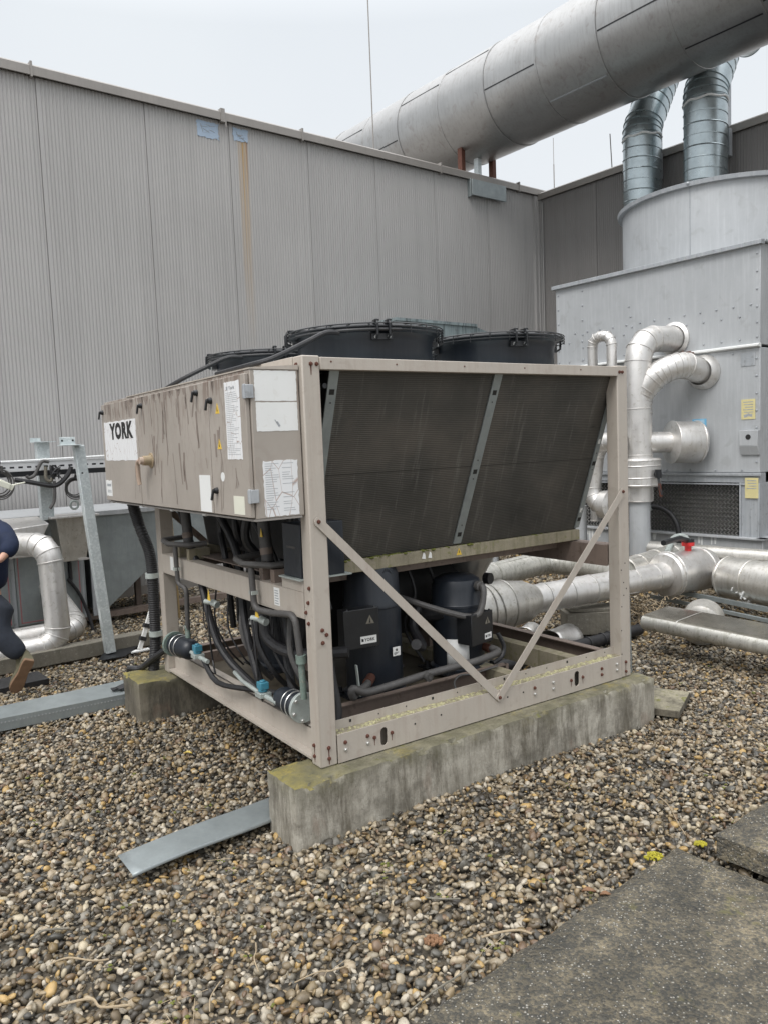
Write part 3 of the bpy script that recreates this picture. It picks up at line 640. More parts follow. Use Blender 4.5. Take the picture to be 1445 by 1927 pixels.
def drips(door,ya_,yb_,n,seed,zt=1.845,zmin=1.22,blob=True,skip=()):
    rnd=random.Random(seed); mb=MB()
    def run(y,z,L,w,k=0):
        P=[]; dy=0
        while L>0 and z>zmin:
            P.append((y,z,w)); st=rnd.uniform(.02,.05); z-=st; L-=st; dy=dy*.4+rnd.gauss(0,.005); y+=dy; w=max(.0018,w*.93)
            if k<2 and rnd.random()<.16: run(y+.0,z,L*.7,w*.8,k+1); dy+=rnd.choice((-1,1))*.014
        if len(P)<2: return
        P=[q for q in P if ya_+.01<q[0]<yb_-.01 and not any(a<q[0]<b and c<q[1]<d for a,b,c,d in skip)]
        if len(P)<2: return
        x=XD-.0009; mb.loft([[V3((x,a-ww,b)),V3((x,a+ww,b))] for a,b,ww in P],False,False,False)
    for i in range(n):
        y=rnd.uniform(ya_+.03,yb_-.03); full=rnd.random()<.25
        run(y,zt-rnd.uniform(0,.05) if rnd.random()<.6 else rnd.uniform(1.45,1.75),rnd.uniform(.35,.62) if full else rnd.uniform(.06,.26),rnd.uniform(.003,.006) if full else rnd.uniform(.004,.012))
    if blob:
        for i in range(int(n*.9)):
            y=rnd.uniform(ya_+.03,yb_-.05); w=rnd.uniform(.010,.035); h=rnd.uniform(.02,.07); z=zt-.0
            if any(a<y<b and z-h<d for a,b,c,d in skip): continue
            x=XD-.0006; mb.prism([(x,y-w,z),(x,y-w*.8,z-h*.4),(x,y-w*.2,z-h),(x,y+w*.1,z-h*.95),(x,y+w*.6,z-h*.5),(x,y+w,z)],(-.0003,0,0))
    return mb.build('drip_stain','drip',door,smooth=0)
drips(DR[1],.470,1.575,20,3,skip=((.48,.64,1.2,1.41),)); drips(DR[2],1.583,2.34,12,6,skip=((1.60,2.30,1.47,1.74),)); drips(DR[0],.042,.462,9,8,skip=((.08,.28,1.46,1.84),(.09,.24,1.2,1.32)))
# door seams seen as worn dark runs are in the paint; hinges, latches, main switch
for z in (1.770,1.308):
    mb=MB(); mb.box(XD-.006,X0-.004,ya-.002,ya+.030,z-.028,z+.028); mb.box(XD-.004,X0+.012,ya-.008,ya-.002,z-.03,z+.03); mb.cyl((XD-.006,ya+.002,z-.032),(XD-.006,ya+.002,z+.032),.008,seg=10)
    mb.build('hinge','tower_dark',DR[0],bevel=.002)
def latch(dr,y,z):
    mb=MB(); mb.cyl((XD,y,z),(XD-.016,y,z),.017,.013,14); mb.cyl((XD-.016,y,z),(XD-.026,y,z),.009,seg=10)
    mb.obox((XD-.022,y,z+.004),(XD-.028,y+.010,z-.045),.014,.009,up=(1,0,0)); mb.build('latch','black_metal',dr,bevel=.001)
for d_,y,z in ((2,2.30,1.80),(1,1.475,1.795),(1,.60,1.805),(0,.425,1.755),(0,.41,1.325)): latch(DR[d_],y,z)
mb=MB(); y,z=1.36,1.475; mb.cyl((XD,y,z),(XD-.006,y,z),.044,seg=24); mb.cyl((XD-.006,y,z),(XD-.05,y,z),.030,.028,18)
sw=mb.build('main_switch',pm('aged_cream_plastic',(.36,.29,.19),.6,0,.2,20,.4,(.2,.1,.06)),DR[1])
mb=MB(); mb.tube([(XD-.05,y,z),(XD-.06,y+.03,z),(XD-.06,y+.07,z-.02),(XD-.058,y+.075,z-.10),(XD-.054,y+.07,z-.14)],.013,10,smooth=4); mb.cyl((XD-.045,y,z),(XD-.07,y,z),.024,.02,16); mb.build('handle','beige',sw)
# paper labels on the cabinet end (faces the coil side)
e1=ragged('paper_label','label',cab,(-.226,1.728),(-.018,1.862),'y',21,.0015); e2=ragged('paper_label','label',cab,(-.224,1.594),(-.018,1.722),'y',22,.001)
e3=ragged('paper_label','cracked2',cab,(-.205,1.212),(-.032,1.461),'y',23,.003)
mb=MB(); mb.obox((-.125,ya-.0018,1.635),(-.112,ya-.0018,1.615),.001,.010,up=(1,0,0)); mb.obox((-.135,ya-.0018,1.645),(-.122,ya-.0018,1.628),.001,.004,up=(1,0,0)); mb.build('print','tower_dark',e2)
mb=MB(); rnd=random.Random(8)
for i in range(22):
    z=1.448-i*.0102
    for k in range(2):
        if rnd.random()<.8: x=-.196+k*.085; mb.box(x,x+rnd.uniform(.03,.07),ya-.0018,ya-.0012,z,z+.0022)
mb.build('print','tower_dark',e3)
mb=MB()
for i,y in enumerate((2.26,1.62,1.10,.62)): mb.box(X0-.016,X0,y-.02,y+.02,za-.014,za-.004)
each(mb,'bottom_clip','zinc',cab)
# fans --------------------------------------------------------------
def make_fan():
    f=bpy.data.objects.new('fan',None); COL.objects.link(f); f.parent=ch; f['_b']=(0,0,0)
    r=.385; mb=MB(); mb.lathe([(r-.02,0),(r-.012,.01),(r-.010,.12),(r+.002,.16),(r+.022,.180),(r+.036,.186),(r+.038,.178),(r+.014,.168),(r-.02,.14),(r-.03,.02)],(0,0,0),(0,0,1),64)
    mb.build('fan_ring','navy',f,smooth=40)
    mb=MB()
    for k in range(15):
        rr=.07+(r+.03-.07)*k/14; zz=.215-.022*(rr/r)**4; mb.torus((0,0,zz),(0,0,1),rr,.0032,72,4)
    for k in range(3): mb.torus((0,0,.182-.015*k+.012),(0,0,1),r+.052,.0035,72,4)
    for k in range(24):
        a=2*math.pi*k/24; c,s=math.cos(a),math.sin(a); mb.tube([(c*.06,s*.06,.215),(c*.25,s*.25,.212),(c*(r-.02),s*(r-.02),.200),(c*(r+.035),s*(r+.035),.196),(c*(r+.05),s*(r+.05),.186),(c*(r+.05),s*(r+.05),.150)],.0035,4)
    mb.build('fan_guard','black_metal',f,smooth=60)
    for k in range(4):
        a=-math.pi*.615+k*math.pi/2; c,s=math.cos(a),math.sin(a); n=V3((c,s,0)); t=V3((-s,c,0)); P=lambda o,w,z:n*o+t*w+V3((0,0,z))
        mb=MB(); mb.hexa([P(r-.008,-.055,.118),P(r-.008,.055,.118),P(r+.024,.055,.118),P(r+.024,-.055,.118),P(r-.008,-.055,.146),P(r-.008,.055,.146),P(r+.024,.055,.146),P(r+.024,-.055,.146)])
        for w in (-.032,.032): 
            mb.tube([P(r+.03,w,.125),P(r+.058,w,.14),P(r+.058,w,.190),P(r+.04,w,.208),P(r-.06,w*.9,.205)],.007,6)
        for w in (-.032,.032): mb.hexa([P(r-.01,w-.012,.203),P(r-.01,w+.012,.203),P(r+.052,w+.012,.203),P(r+.052,w-.012,.203),P(r-.01,w-.012,.211),P(r-.01,w+.012,.211),P(r+.052,w+.012,.211),P(r+.052,w-.012,.211)])
        bk=mb.build('guard_bracket','black_metal',f)
        mb=MB(); [mb.cyl(P(r+.024,w,.130),P(r+.031,w,.130),.009,seg=10) for w in (-.034,.034)]; mb.build('bolt','zinc',bk)
    mb=MB(); mb.lathe([(.085,.06),(.085,.16),(.07,.175),(.001,.178)],(0,0,0),(0,0,1),24)
    mb.build('fan_motor','black_metal',f)
    for k in range(6):
        a=2*math.pi*k/6; c,s=math.cos(a),math.sin(a); n=V3((c,s,0)); t=V3((-s,c,0)); P=lambda o,w,z:n*o+t*w+V3((0,0,z))
        mb=MB(); mb.loft([[P(.08,-.05,.05),P(.08,.05,.09),P(.08,.05,.094),P(.08,-.05,.054)],[P(.2,-.09,.045),P(.2,.08,.09),P(.2,.08,.094),P(.2,-.09,.05)],[P(.35,-.12,.05),P(.35,.09,.085),P(.35,.09,.089),P(.35,-.12,.054)]])
        mb.build('fan_blade','black_metal',f)
    return f
fan=make_fan(); fan.location=(.735,.59,1.927); fan.scale=(1,1,1.06)
for p in ((1.70,.59,1.927),(.72,1.70,1.927),(1.70,1.70,1.927)):
    c=copy_tree(fan,ch); c.location=p
# cables from the fans down into the cabinet
mb=MB(); mb.tube([(.40,.32,2.09),(.33,.33,2.09),(.22,.34,2.04),(.05,.38,1.96),(-.03,.48,1.935),(-.03,.9,1.93)],.013,8,smooth=5)
mb.tube([(.38,1.44,2.09),(.29,1.46,2.09),(.18,1.52,2.04),(.03,1.62,1.96),(-.04,1.8,1.90),(-.10,1.85,1.87)],.013,8,smooth=5)
a=[(.735+.435*math.cos(t),.59+.435*math.sin(t),2.10) for t in [R(x) for x in range(262,175,-8)]]; mb.tube(a,.008,6)
a=[(.72+.435*math.cos(t),1.70+.435*math.sin(t),2.10) for t in [R(x) for x in range(262,175,-8)]]; mb.tube(a,.008,6)
each(mb,'fan_cable','black',ch)
# compressors --------------------------------------------------------
def compressor(x,y,r,z0,z1,top='dome',white=False):
    mb=MB(); mb.lathe([(r*1.08,z0-.02),(r*1.1,z0+.0),(r*.98,z0+.012),(r,z0+.03),(r,z0+(z1-z0)*.66),(r*1.02,z0+(z1-z0)*.665),(r*1.02,z0+(z1-z0)*.69),(r*.99,z0+(z1-z0)*.70),(r*.97,z1-.07),(r*.86,z1-.025),(r*.6,z1-.003),(r*.2,z1+.004),(.001,z1+.004)],(x,y,0),(0,0,1),40,True)
    o=mb.build('compressor','navy',ch,smooth=40)
    mb=MB()
    for a in (40,140,220,320):
        q=V3((x+math.cos(R(a))*r*1.25,y+math.sin(R(a))*r*1.25,0)); mb.cyl(q+V3((0,0,z0-.035)),q+V3((0,0,z0-.01)),.03,seg=12); mb.cyl(q+V3((0,0,z0-.01)),q+V3((0,0,z0+.012)),.012,seg=6)
    mb.box(x-r*1.15,x+r*1.15,y-r*1.15,y+r*1.15,z0-.03,z0-.02); mb.build('mounting_foot','black_metal',o); return o
def term_box(par,c,n,w,h,d,writing=True,ladj=0):
    """terminal box: c centre of its face, n the way the face looks"""
    n=V3(n).normalized(); s=V3((0,0,1)).cross(n); c=V3(c); P=lambda a,b,e:c+s*a+V3((0,0,b))-n*e
    mb=MB(); mb.hexa([P(-w,-h,d),P(w,-h,d),P(w,-h,.012),P(-w,-h,.012),P(-w,h,d),P(w,h,d),P(w,h,.012),P(-w,h,.012)])
    mb.hexa([P(-w-.004,-h-.004,.013),P(w+.004,-h-.004,.013),P(w+.004,-h-.004,0),P(-w-.004,-h-.004,0),P(-w-.004,h+.004,.013),P(w+.004,h+.004,.013),P(w+.004,h+.004,0),P(-w-.004,h+.004,0)])
    for a in (-.8,.8): mb.cyl(P(a*w,h+.012,.008),P(a*w,-h-.010,.008),.008,seg=8)
    b=mb.build('terminal_box','black_metal',par,bevel=.003)
    mb=MB(); mb.prism([P(w*.25,h*.22,-.0005),P(w*.75,h*.22,-.0005),P(w*.5,h*.68,-.0005)],n*.001); t=mb.build('warning_sticker','timber',b,smooth=0)
    mb=MB(); mb.prism([P(w*.44,h*.27,-.0018),P(w*.54,h*.27,-.0018),P(w*.5,h*.55,-.0018)],n*.0006); mb.build('print','ink',t)
    mb=MB(); y0,y1=-h*.82,-h*.42; x0,x1=-w*.1+ladj,w*.86; mb.prism([P(x0,y0,-.0005),P(x1,y0,-.0005),P(x1,y1,-.0005),P(x0,y1,-.0005)],n*.001); l=mb.build('label','white',b,smooth=0)
    mb=MB(); hh=(y1-y0)*.42; zz=y0+(y1-y0)*.3; mb.text('YORK',P(x0+.022,zz,-.002),s,(0,0,1),hh,bold=.03,wid=(x1-x0)-.032)
    q=.012; mb.prism([P(x0+.006,zz,-.002),P(x0+.006+q,zz,-.002),P(x0+.006+q,zz+hh*.8,-.002),P(x0+.006,zz+hh,-.002)],n*.0006); mb.build('lettering','ink',l); return b
c1=compressor(.648,.50,.160,.135,.865)
mb=MB(); mb.torus((.66,.36,.80),(0,1,0),.028,.008,16,6); mb.box(.635,.685,.355,.367,.74,.79); each(mb,'lifting_eye','navy',c1)
term_box(c1,(.428,.268,.556),(-.12,-1,0),.098,.100,.09)
mb=MB(); mb.box(.655,.705,.3205,.3215,.355,.405); sk=mb.build('label','white',c1)
mb=MB(); cx,cz=.68,.388; mb.prism([(cx+.010*math.cos(R(90+36*k))*(1 if k%2==0 else .45),.3195,cz+.010*math.sin(R(90+36*k))*(1 if k%2==0 else .45)) for k in range(10)],(0,.0008,0)); [mb.box(.662,.675+.01*k,.3195,.3205,.362+.005*k,.364+.005*k) for k in range(3)]; mb.build('print','ink',sk)
c2=compressor(1.265,.50,.157,.165,.715)
term_box(c2,(1.268,.278,.418),(.22,-1,0),.100,.088,.11,ladj=.03)
mb=MB(); mb.lathe([(.173,.175),(.173,.345)],(1.272,.50,0),(0,0,1),20,a0=R(-10),a1=R(75)); 
mb.v=[]; mb.f=[]; mb.m=[]
rr=.161; P=[[(1.265+rr*math.cos(R(a)),.50+rr*math.sin(R(a)),z) for a in range(205,258,6)] for z in (.178,.35)]; mb.loft(P,False,False,False); mb.build('white_sleeve','white',c2,solid=.002)
mb=MB(); mb.tube([(1.30,.345,.655),(1.30,.31,.66),(1.295,.29,.63),(1.27,.28,.55),(1.23,.28,.50),(1.16,.32,.50),(1.0,.42,.56),(.88,.6,.62),(.86,.8,.62)],.019,10,smooth=4); mb.lathe([(.03,0),(.03,.03),(.022,.035)],(1.30,.352,.655),(0,-1,0),14,False,True); mb.build('discharge_pipe','pipegrey',c2)
mb=MB(); mb.tube([(.50,.33,.25),(.44,.27,.245),(.36,.235,.235),(.325,.215,.225)]+[tuple(UV(x,y,.2)) for x,y in ((664,1297),(690,1303),(740,1289),(800,1270),(860,1254),(900,1243))]+[(1.36,.25,.265),(1.36,.34,.275)],.021,12,smooth=5); eq=mb.build('equalising_pipe','pipegrey',ch)
mb=MB(); mb.cyl((.47,.30,.248),(.53,.36,.252),.027,seg=14); mb.cyl((1.36,.32,.27),(1.35,.37,.278),.025,seg=14); mb.build('pipe_joint','copper',eq)
mb=MB(); q=UV(802,1272,.18); mb.cyl(q,q+V3((0,-.03,-.004)),.024,seg=14); mb.cyl(q+V3((0,-.03,-.004)),q+V3((0,-.035,-.004)),.010,seg=10); mb.build('sight_glass','pipegrey',eq)
c3=compressor(.55,1.42,.175,.135,.80); c4=compressor(1.25,1.55,.17,.165,.72)
term_box(c3,(.27,1.34,.50),(-1,-.4,0),.08,.09,.09)
mb=MB(); mb.lathe([(.001,0),(.23,.01),(.265,.05),(.265,1.15),(.23,1.19),(.001,1.2)],(.36,1.0,.545),(1,0,0),32); ev=mb.build('dark_evaporator_shell','ink',ch); mb=MB(); mb.box(.5,.6,.9,1.06,.15,.45); mb.box(1.35,1.45,.9,1.06,.15,.45); mb.build('shell_saddle','paint_dark',ev)  # black evaporator drum, added and sized to darken the open interior
# vertical copper stub, black hoses, gauge
mb=MB(); mb.obox((.40,.27,.20),(.385,.27,.37),.018,.006); mb.build('bracket','flange',ch)
mb=MB(); mb.tube([(.13,.12,.76),(.145,.16,.60),(.15,.13,.40),(.16,.10,.22),(.13,.10,.10),(.11,.14,.04)],.024,12,smooth=5); mb.build('hose','wrap',ch)
mb=MB(); mb.tube([(1.46,.36,.34),(1.49,.34,.26),(1.46,.33,.20),(1.40,.34,.17)],.013,8,smooth=4); mb.build('hose','black',ch)
mb=MB(); mb.tube([(.80,.30,.40),(.95,.45,.34),(1.0,.6,.42),(1.08,.62,.55)],.03,10,smooth=4); mb.tube([(1.08,.6,.47),(1.14,.46,.50)],.04,10); mb.build('suction_pipe','black',ch)
mb=MB(); mb.tube([(1.40,.8,.30),(1.58,.66,.40),(1.585,.62,.60)],.012,8); mb.cyl((1.585,.60,.635),(1.595,.56,.635),.036,seg=20); mb.build('pressure_gauge','black',ch)
mb=MB(); mb.lathe([(.19,.838),(.19,.79),(.085,.60),(.085,.50)],(1.62,.80,0),(0,0,1),24); mb.build('drain_funnel','duct',ch)
mb=MB(); mb.tube([(1.10,.20,.19),(1.02,.20,.20),(.98,.20,.16),(1.0,.16,.08),(1.06,.13,.05)],.006,6,smooth=5); mb.tube([(1.10,.20,.19),(1.3,.2,.20),(1.34,.24,.19)],.006,6); mb.build('loose_strap','pipegrey',ch)
# black box behind the near post, on its seat
mb=MB(); mb.box(.0,.24,.10,.28,.895,1.155); bx=mb.build('transformer_box','navy',ch,bevel=.004)
mb=MB(); mb.box(-.02,.27,.085,.30,.888,.895); mb.build('box_tray','flange',bx)
mb=MB(); mb.box(-.0012,0,.15,.24,1.035,1.045); mb.build('print','pipegrey',bx)
# refrigerant loops by the middle beam
def loop(v,zt,far=False):
    x=-.035
    mb=MB(); mb.tube(fillet([(.10,v+.12,zt+.02),(x-.03,v+.10,zt+.015),(x-.035,v-.02,zt),(.02,v-.16,zt-.005),(.12,v-.20,zt)],.03,5),.017,10)
    mb.tube([(.05,v-.02,1.20),(.055,v-.05,.93)],.032,12)
    lp=mb.build('refrigerant_pipe','pipegrey' if not far else 'black',ch)
    mb=MB(); mb.cyl((.053,v-.04,1.0),(.0545,v-.045,.965),.034,seg=14); mb.build('pipe_clamp','paint_dark',lp); return lp
l1=loop(.62,.925); l2=loop(1.76,.935)
mb=MB(); mb.prism([(.022,.575,1.06),(.022,.545,1.06),(.022,.56,1.105)],(-.002,0,0)); mb.build('warning_sticker','warn',l1,smooth=0)
mb=MB(); mb.tube(fillet([(-.04,.575,.915),(-.04,.56,.69),(-.01,.42,.685),(-.01,.17,.715),(-.0,.15,.50)],.05,5),.017,12); dp=mb.build('refrigerant_pipe','pipegrey',ch)
mb=MB(); mb.cyl((-.0,.150,.50),(.01,.155,.30),.016,seg=12); mb.cyl((0,.15,.52),(.002,.15,.48),.026,seg=12); mb.build('valve_stem','verdigris',dp)
mb=MB(); mb.box(-.055,-.02,.545,.585,.765,.785); mb.build('pipe_clamp','flange',dp)
mb=MB(); mb.tube(fillet([(-.04,1.70,.92),(-.04,1.69,.68),(-.02,1.60,.66),(-.02,1.62,.36)],.04,4),.015,12); dq=mb.build('refrigerant_pipe','pipegrey',ch)
mb=MB(); mb.cyl((-.02,1.62,.42),(-.02,1.62,.33),.017,seg=12); mb.build('valve_stem','verdigris',dq); mb=MB(); mb.box(-.055,-.02,1.68,1.72,.765,.785); mb.build('pipe_clamp','flange',dq)
def drier(c,ax,L,r,dark=False):
    c,ax=V3(c),V3(ax).normalized(); mb=MB(); mb.lathe([(.001,0),(r*.9,.004),(r,.02),(r,L*.8),(r*.85,L*.93),(r*.4,L),(.001,L)],c,ax,28); d=mb.build('filter_drier','navy',ch,smooth=45)
    mb=MB(); mb.cyl(c-ax*.016,c+ax*.004,r*1.22,seg=32); f=mb.build('end_flange','flange' if not dark else 'verdigris',d,bevel=.002); x,y,z=basis(-ax)
    for k in range(6): a=2*math.pi*k/6+.3; bolt(f,c-ax*.016+(x*math.cos(a)+y*math.sin(a))*r*1.0,-ax,'zinc',.009,.010)
    mb=MB(); mb.torus(c+ax*L*.25,ax,r+.004,.004,28,6); mb.torus(c+ax*L*.45,ax,r+.003,.0025,28,6); mb.build('band','zinc',d); return d
drier((.030,.215,.238),(-.05,1,0),.22,.063); drier((-.055,1.78,.275),(.12,-1,0),.26,.066,True)
def solenoid(c,s=1):
    c=V3(c); mb=MB(); mb.cyl(c,c+V3((0,0,.014)),.025,seg=16); mb.box(c.x-.024,c.x+.024,c.y-.027,c.y+.027,c.z+.014,c.z+.052); mb.cyl(c+V3((0,0,.052)),c+V3((0,0,.060)),.015,seg=14)
    so=mb.build('solenoid_coil','blue',ch,bevel=.005)
    mb=MB(); mb.box(c.x-.032,c.x+.032,c.y-.034,c.y+.034,c.z-.028,c.z-.002); mb.tube([c+V3((0,-.035,-.02)),c+V3((0,-.16,-.02))],.014,10); mb.tube([c+V3((0,.035,-.02)),c+V3((.02,.3,-.02)),c+V3((.06,.5,-.02))],.012,8); mb.build('valve_body','flange',so,bevel=.002)
solenoid((-.03,.53,.255)); solenoid((-.05,1.39,.29))
mb=MB()
mb.tube([(-.05,1.3,.27),(-.03,1.15,.16),(.02,.8,.19),(.10,.6,.20)],.016,8,smooth=4)
for a,b,c,d in [((.10,2.0,1.2),(.06,1.6,.8),(.05,1.3,.35),(.15,1.0,.12)),((.14,1.5,1.2),(.16,1.2,.9),(.12,1.05,.5),(.12,.85,.12)),((.16,1.1,1.2),(.2,.85,.95),(.22,.75,.4),(.2,.62,.12)),((.25,.8,.9),(.18,.62,.5),(.20,.5,.25),(.3,.4,.15))]: mb.tube([a,b,c,d],.024,10,smooth=6)
mb.tube([(.08,.70,.66),(.08,.68,.5),(.12,.5,.44),(.2,.3,.46),(.3,.2,.47)],.03,10,smooth=4)
each(mb,'liquid_hose','black',ch)
mb=MB()
for (x,y,z) in ((-.03,.64,.62),(-.02,1.30,.62)):
    mb.tube([(x+.05*math.cos(t)*0,y-.035*math.cos(t),z-.085+.085*math.sin(t)) for t in [2*math.pi*k/20 for k in range(21)]],.0035,5)
    mb.tube([(x,y-.02,z),(x,y-.05,z-.22),(x+.02,y-.02,z-.36),(x,y-.10,z-.42)],.006,6,smooth=4)
each(mb,'sensor_wire','black',ch)
for (x,y,z) in ((.0,.62,.625),(.0,1.27,.62)):
    mb=MB(); mb.cyl((x,y-.03,z),(x-.02,y+.02,z),.016,seg=12); mb.cyl((x+.01,y-.09,z-.01),(x,y-.04,z),.02,seg=12); va=mb.build('service_valve','flange',ch)
    mb=MB(); mb.prism([(x-.03,y-.045,z+.02),(x-.03,y-.09,z+.02),(x-.03,y-.065,z+.085)],(-.002,0,0)); mb.build('warning_tag','warn',va,smooth=0)
# small bright parts seen inside
mb=MB(); mb.box(.20,.30,.62,.625,.91,.935); mb.build('label','white',ch)
rnd=random.Random(31)
for i in range(11):
    y=.35+i*.135+rnd.uniform(-.03,.03); x=rnd.uniform(.09,.26); mb=MB(); r=rnd.choice((.010,.014,.02,.026))
    mb.tube([(x,y,1.21),(x+rnd.uniform(-.03,.05),y+rnd.uniform(-.08,.08),1.02),(x+rnd.uniform(-.02,.08),y+rnd.uniform(-.15,.1),.84),(x+.06,y+rnd.uniform(-.2,.1),.66 if i%2 else .40)],r,8,smooth=5); mb.build('hanging_hose','black',ch)
for i in range(6):
    y=.5+i*.2; mb=MB(); mb.tube([(.14,y,.66),(.10,y-.05,.45),(.15,y-.12,.28),(.25,y-.1,.16)],rnd.choice((.006,.009,.016)),8,smooth=5); mb.build('copper_line','black' if i%3 else 'pipegrey',ch)
for i in range(4):
    x=.72+i*.16; mb=MB(); mb.tube([(x,.72,.80),(x+.03,.66,.60),(x-.03,.70,.40),(x+.05,.62,.18)],.011,8,smooth=5); mb.build('copper_line','black',ch)
# ribbed black supply hose at the far corner, with clamps
P=crom([V3(p) for p in ((-.10,2.36,1.21),(-.08,2.28,1.02),(-.03,2.24,.80),(-.03,2.23,.5),(-.03,2.25,.2),(-.05,2.27,-.01))],10)
mb=MB(); mb.tube(P,.036,14)
Q=[]; L=0
for a,b in zip(P,P[1:]):
    n=max(1,int((b-a).length/.011))
    for k in range(n): Q.append((a+(b-a)*k/n,(b-a).normalized()))
for q,d in Q: mb.torus(q,d,.037,.0035,14,4)
hs=mb.build('supply_hose','wrap',ch)
mb=MB(); 
for z in (.67,.26): mb.cyl((-.03,2.235,z-.018),(-.03,2.235,z+.018),.045,seg=20); mb.box(-.03,.02,2.19,2.2,z-.015,z+.015)
each(mb,'hose_clamp','flange',hs)
mb=MB(); mb.tube([(.02,2.06,.20),(-.06,2.20,.10),(-.12,2.33,.01),(-.2,2.38,.012)],.022,10,smooth=4); mb.build('drain_hose','black',ch)
# rear diagonal braces
mb=MB(); mb.obox((.05,2.184,1.171),(1.124,2.184,.104),.0045,.044,up=(0,0,1)); mb.obox((2.2,2.190,1.171),(1.124,2.190,.104),.0045,.044); each(mb,'rear_brace','paint_dark',ch)
# slotted strut leaning on the right post
def slotted_channel(name,label,cat,fr,p0,p1,w,d,face,mat='galv_dull',n=None,base=None):
    p0,p1=V3(p0),V3(p1); mb=MB(); ax=(p1-p0).normalized(); f=V3(face).normalized(); s=ax.cross(f).normalized(); L=(p1-p0).length
    P=lambda t,a,b:p0+ax*t+s*a+f*b
    def bx(t0,t1,a0,a1,b0,b1): mb.hexa([P(t0,a0,b0),P(t0,a1,b0),P(t0,a1,b1),P(t0,a0,b1),P(t1,a0,b0),P(t1,a1,b0),P(t1,a1,b1),P(t1,a0,b1)])
    h=w/2; bx(0,L,-h,-h+.003,-d,0); bx(0,L,h-.003,h,-d,0); sl=min(.008,w*.2); bx(0,L,-h,-sl,-.003,0); bx(0,L,sl,h,-.003,0)
    k=n or int(L/.05); st=L/k
    for i in range(k): bx(i*st,i*st+st*.45,-sl,sl,-.003,0)
    o=mb.build(name,mat,frame=fr,base=base if base is not None else p0); return setp(o,label,cat)
slotted_channel('slotted_channel','grey slotted steel channel upright against the outer side of the right chiller post','channel',FU,(2.285,.03,0),(2.262,.03,.80),.05,.03,(.25,-1,0))
# ================================================================== plinths
def plinth(name,label,mat,x0,x1,y0,y1,z0,z1,seed):
    mb=MB(); bm=bmesh.new(); bmesh.ops.create_cube(bm,size=1)
    for v in bm.verts: v.co=V3((x0+(x1-x0)*(v.co.x+.5),y0+(y1-y0)*(v.co.y+.5),z0+(z1-z0)*(v.co.z+.5)))
    L=x1-x0
    bmesh.ops.subdivide_edges(bm,edges=[e for e in bm.edges if abs((e.verts[0].co-e.verts[1].co).x)>L*.5],cuts=110,use_grid_fill=True)
    bmesh.ops.subdivide_edges(bm,edges=[e for e in bm.edges if abs((e.verts[0].co-e.verts[1].co).x)<1e-5],cuts=11,use_grid_fill=True)
    from mathutils import noise
    for v in bm.verts:
        p=v.co.copy(); ed=0
        e1=min(abs(p.x-x0),abs(p.x-x1)); e2=min(abs(p.y-y0),abs(p.y-y1)); e3=abs(p.z-z1); es=sorted((e1,e2,e3)); 
        k=noise.noise(p*9)*.004+noise.noise(p*30)*.0018
        if es[1]<.002:  # on an arris: chipped
            c=max(0,noise.noise(p*14+V3((seed,0,0)))-.05)*.035+.004
            if e3<.002: v.co.z-=c
            if e1<.002: v.co.x+=c*(1 if abs(p.x-x0)<.01 else -1)
            if e2<.002: v.co.y+=c*(1 if abs(p.y-y0)<.01 else -1)
        v.co+=V3((k,k,k*.6))
    me=bpy.data.meshes.new(name); b=V3(((x0+x1)/2,(y0+y1)/2,z0)); bmesh.ops.translate(bm,verts=bm.verts,vec=-b); bm.to_mesh(me); bm.free(); me.materials.append(MT[mat]); me.shade_smooth(); me.set_sharp_from_angle(angle=R(40))
    o=bpy.data.objects.new(name,me); COL.objects.link(o); o.matrix_world=FU@Matrix.Translation(b); o['_b']=tuple(b); return setp(o,label,'concrete plinth')
plinth('concrete_plinth','long pale concrete plinth under the coil side of the chiller, lichen on its near end','plinth',-.205,2.335,-.115,.17,-.31,-.002,1)
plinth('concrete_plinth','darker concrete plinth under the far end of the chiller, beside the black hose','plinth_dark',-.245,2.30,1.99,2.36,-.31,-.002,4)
# ================================================================== BUILDING (frame FB)
bd=thing('factory_building','grey building with ribbed metal walls that meet in an inner corner, coping along the top','building',FB)
def ribbed(L0,L1,seams,pw,z0,z1,axis,mat,name='wall'):
    """trapezoid-ribbed sheet; runs from L0 to L1 along the axis, real ribs 8 mm deep, wider joints between the panels"""
    pts=[]; p=.0415; d=.007
    s=L0
    while s<L1:
        j=min(abs(s-q) for q in seams)
        if j<p*.5: pts+=[(s,0),(s+.004,0),(s+.006,-.022),(s+.012,-.022),(s+.014,0)]
        else: pts+=[(s,0),(s+p*.45,0),(s+p*.62,-d),(s+p*.85,-d)]
        s+=p
    mb=MB(); k=len(pts); f=(lambda a,b,z:(a,-b*1.0,z)) if axis=='x' else (lambda a,b,z:(-b,a,z))
    # recess goes into the wall: +y for the long wall, +x for the other
    vs=[f(a,b,z) for z in (z0,z1) for a,b in pts]; mb.add(vs,[(i,i+1,i+1+k,i+k) for i in range(k-1)])
    o=mb.build(name,mat,bd,smooth=0); return o
sA=[-(1.235*k)-.0 for k in range(0,16)]; sA=[s-1.24+.0 for s in sA]; seamsA=[-1.30,-2.50,-3.73,-4.93,-6.16,-7.35,-8.62,-9.86,-11.1,-12.3,-13.5,-14.8,-16]
ribbed(-17,-.12,seamsA,1.23,.10,6.15,'x','wall')
seamsB=[-1.28,-2.5,-3.74,-4.97,-6.2,-7.4,-8.7,-9.9]
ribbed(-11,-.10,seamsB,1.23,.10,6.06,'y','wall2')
mb=MB(); mb.box(-17,2,.03,.20,0,6.2); mb.box(.03,.2,-11,.03,0,6.1); mb.box(-17,12,.2,14,6.0,6.12); mb.box(.2,12,-11,.2,5.95,6.06); mb.box(-17,.03,.0,.03,-.02,.11); mb.build('wall_core','trim',bd)
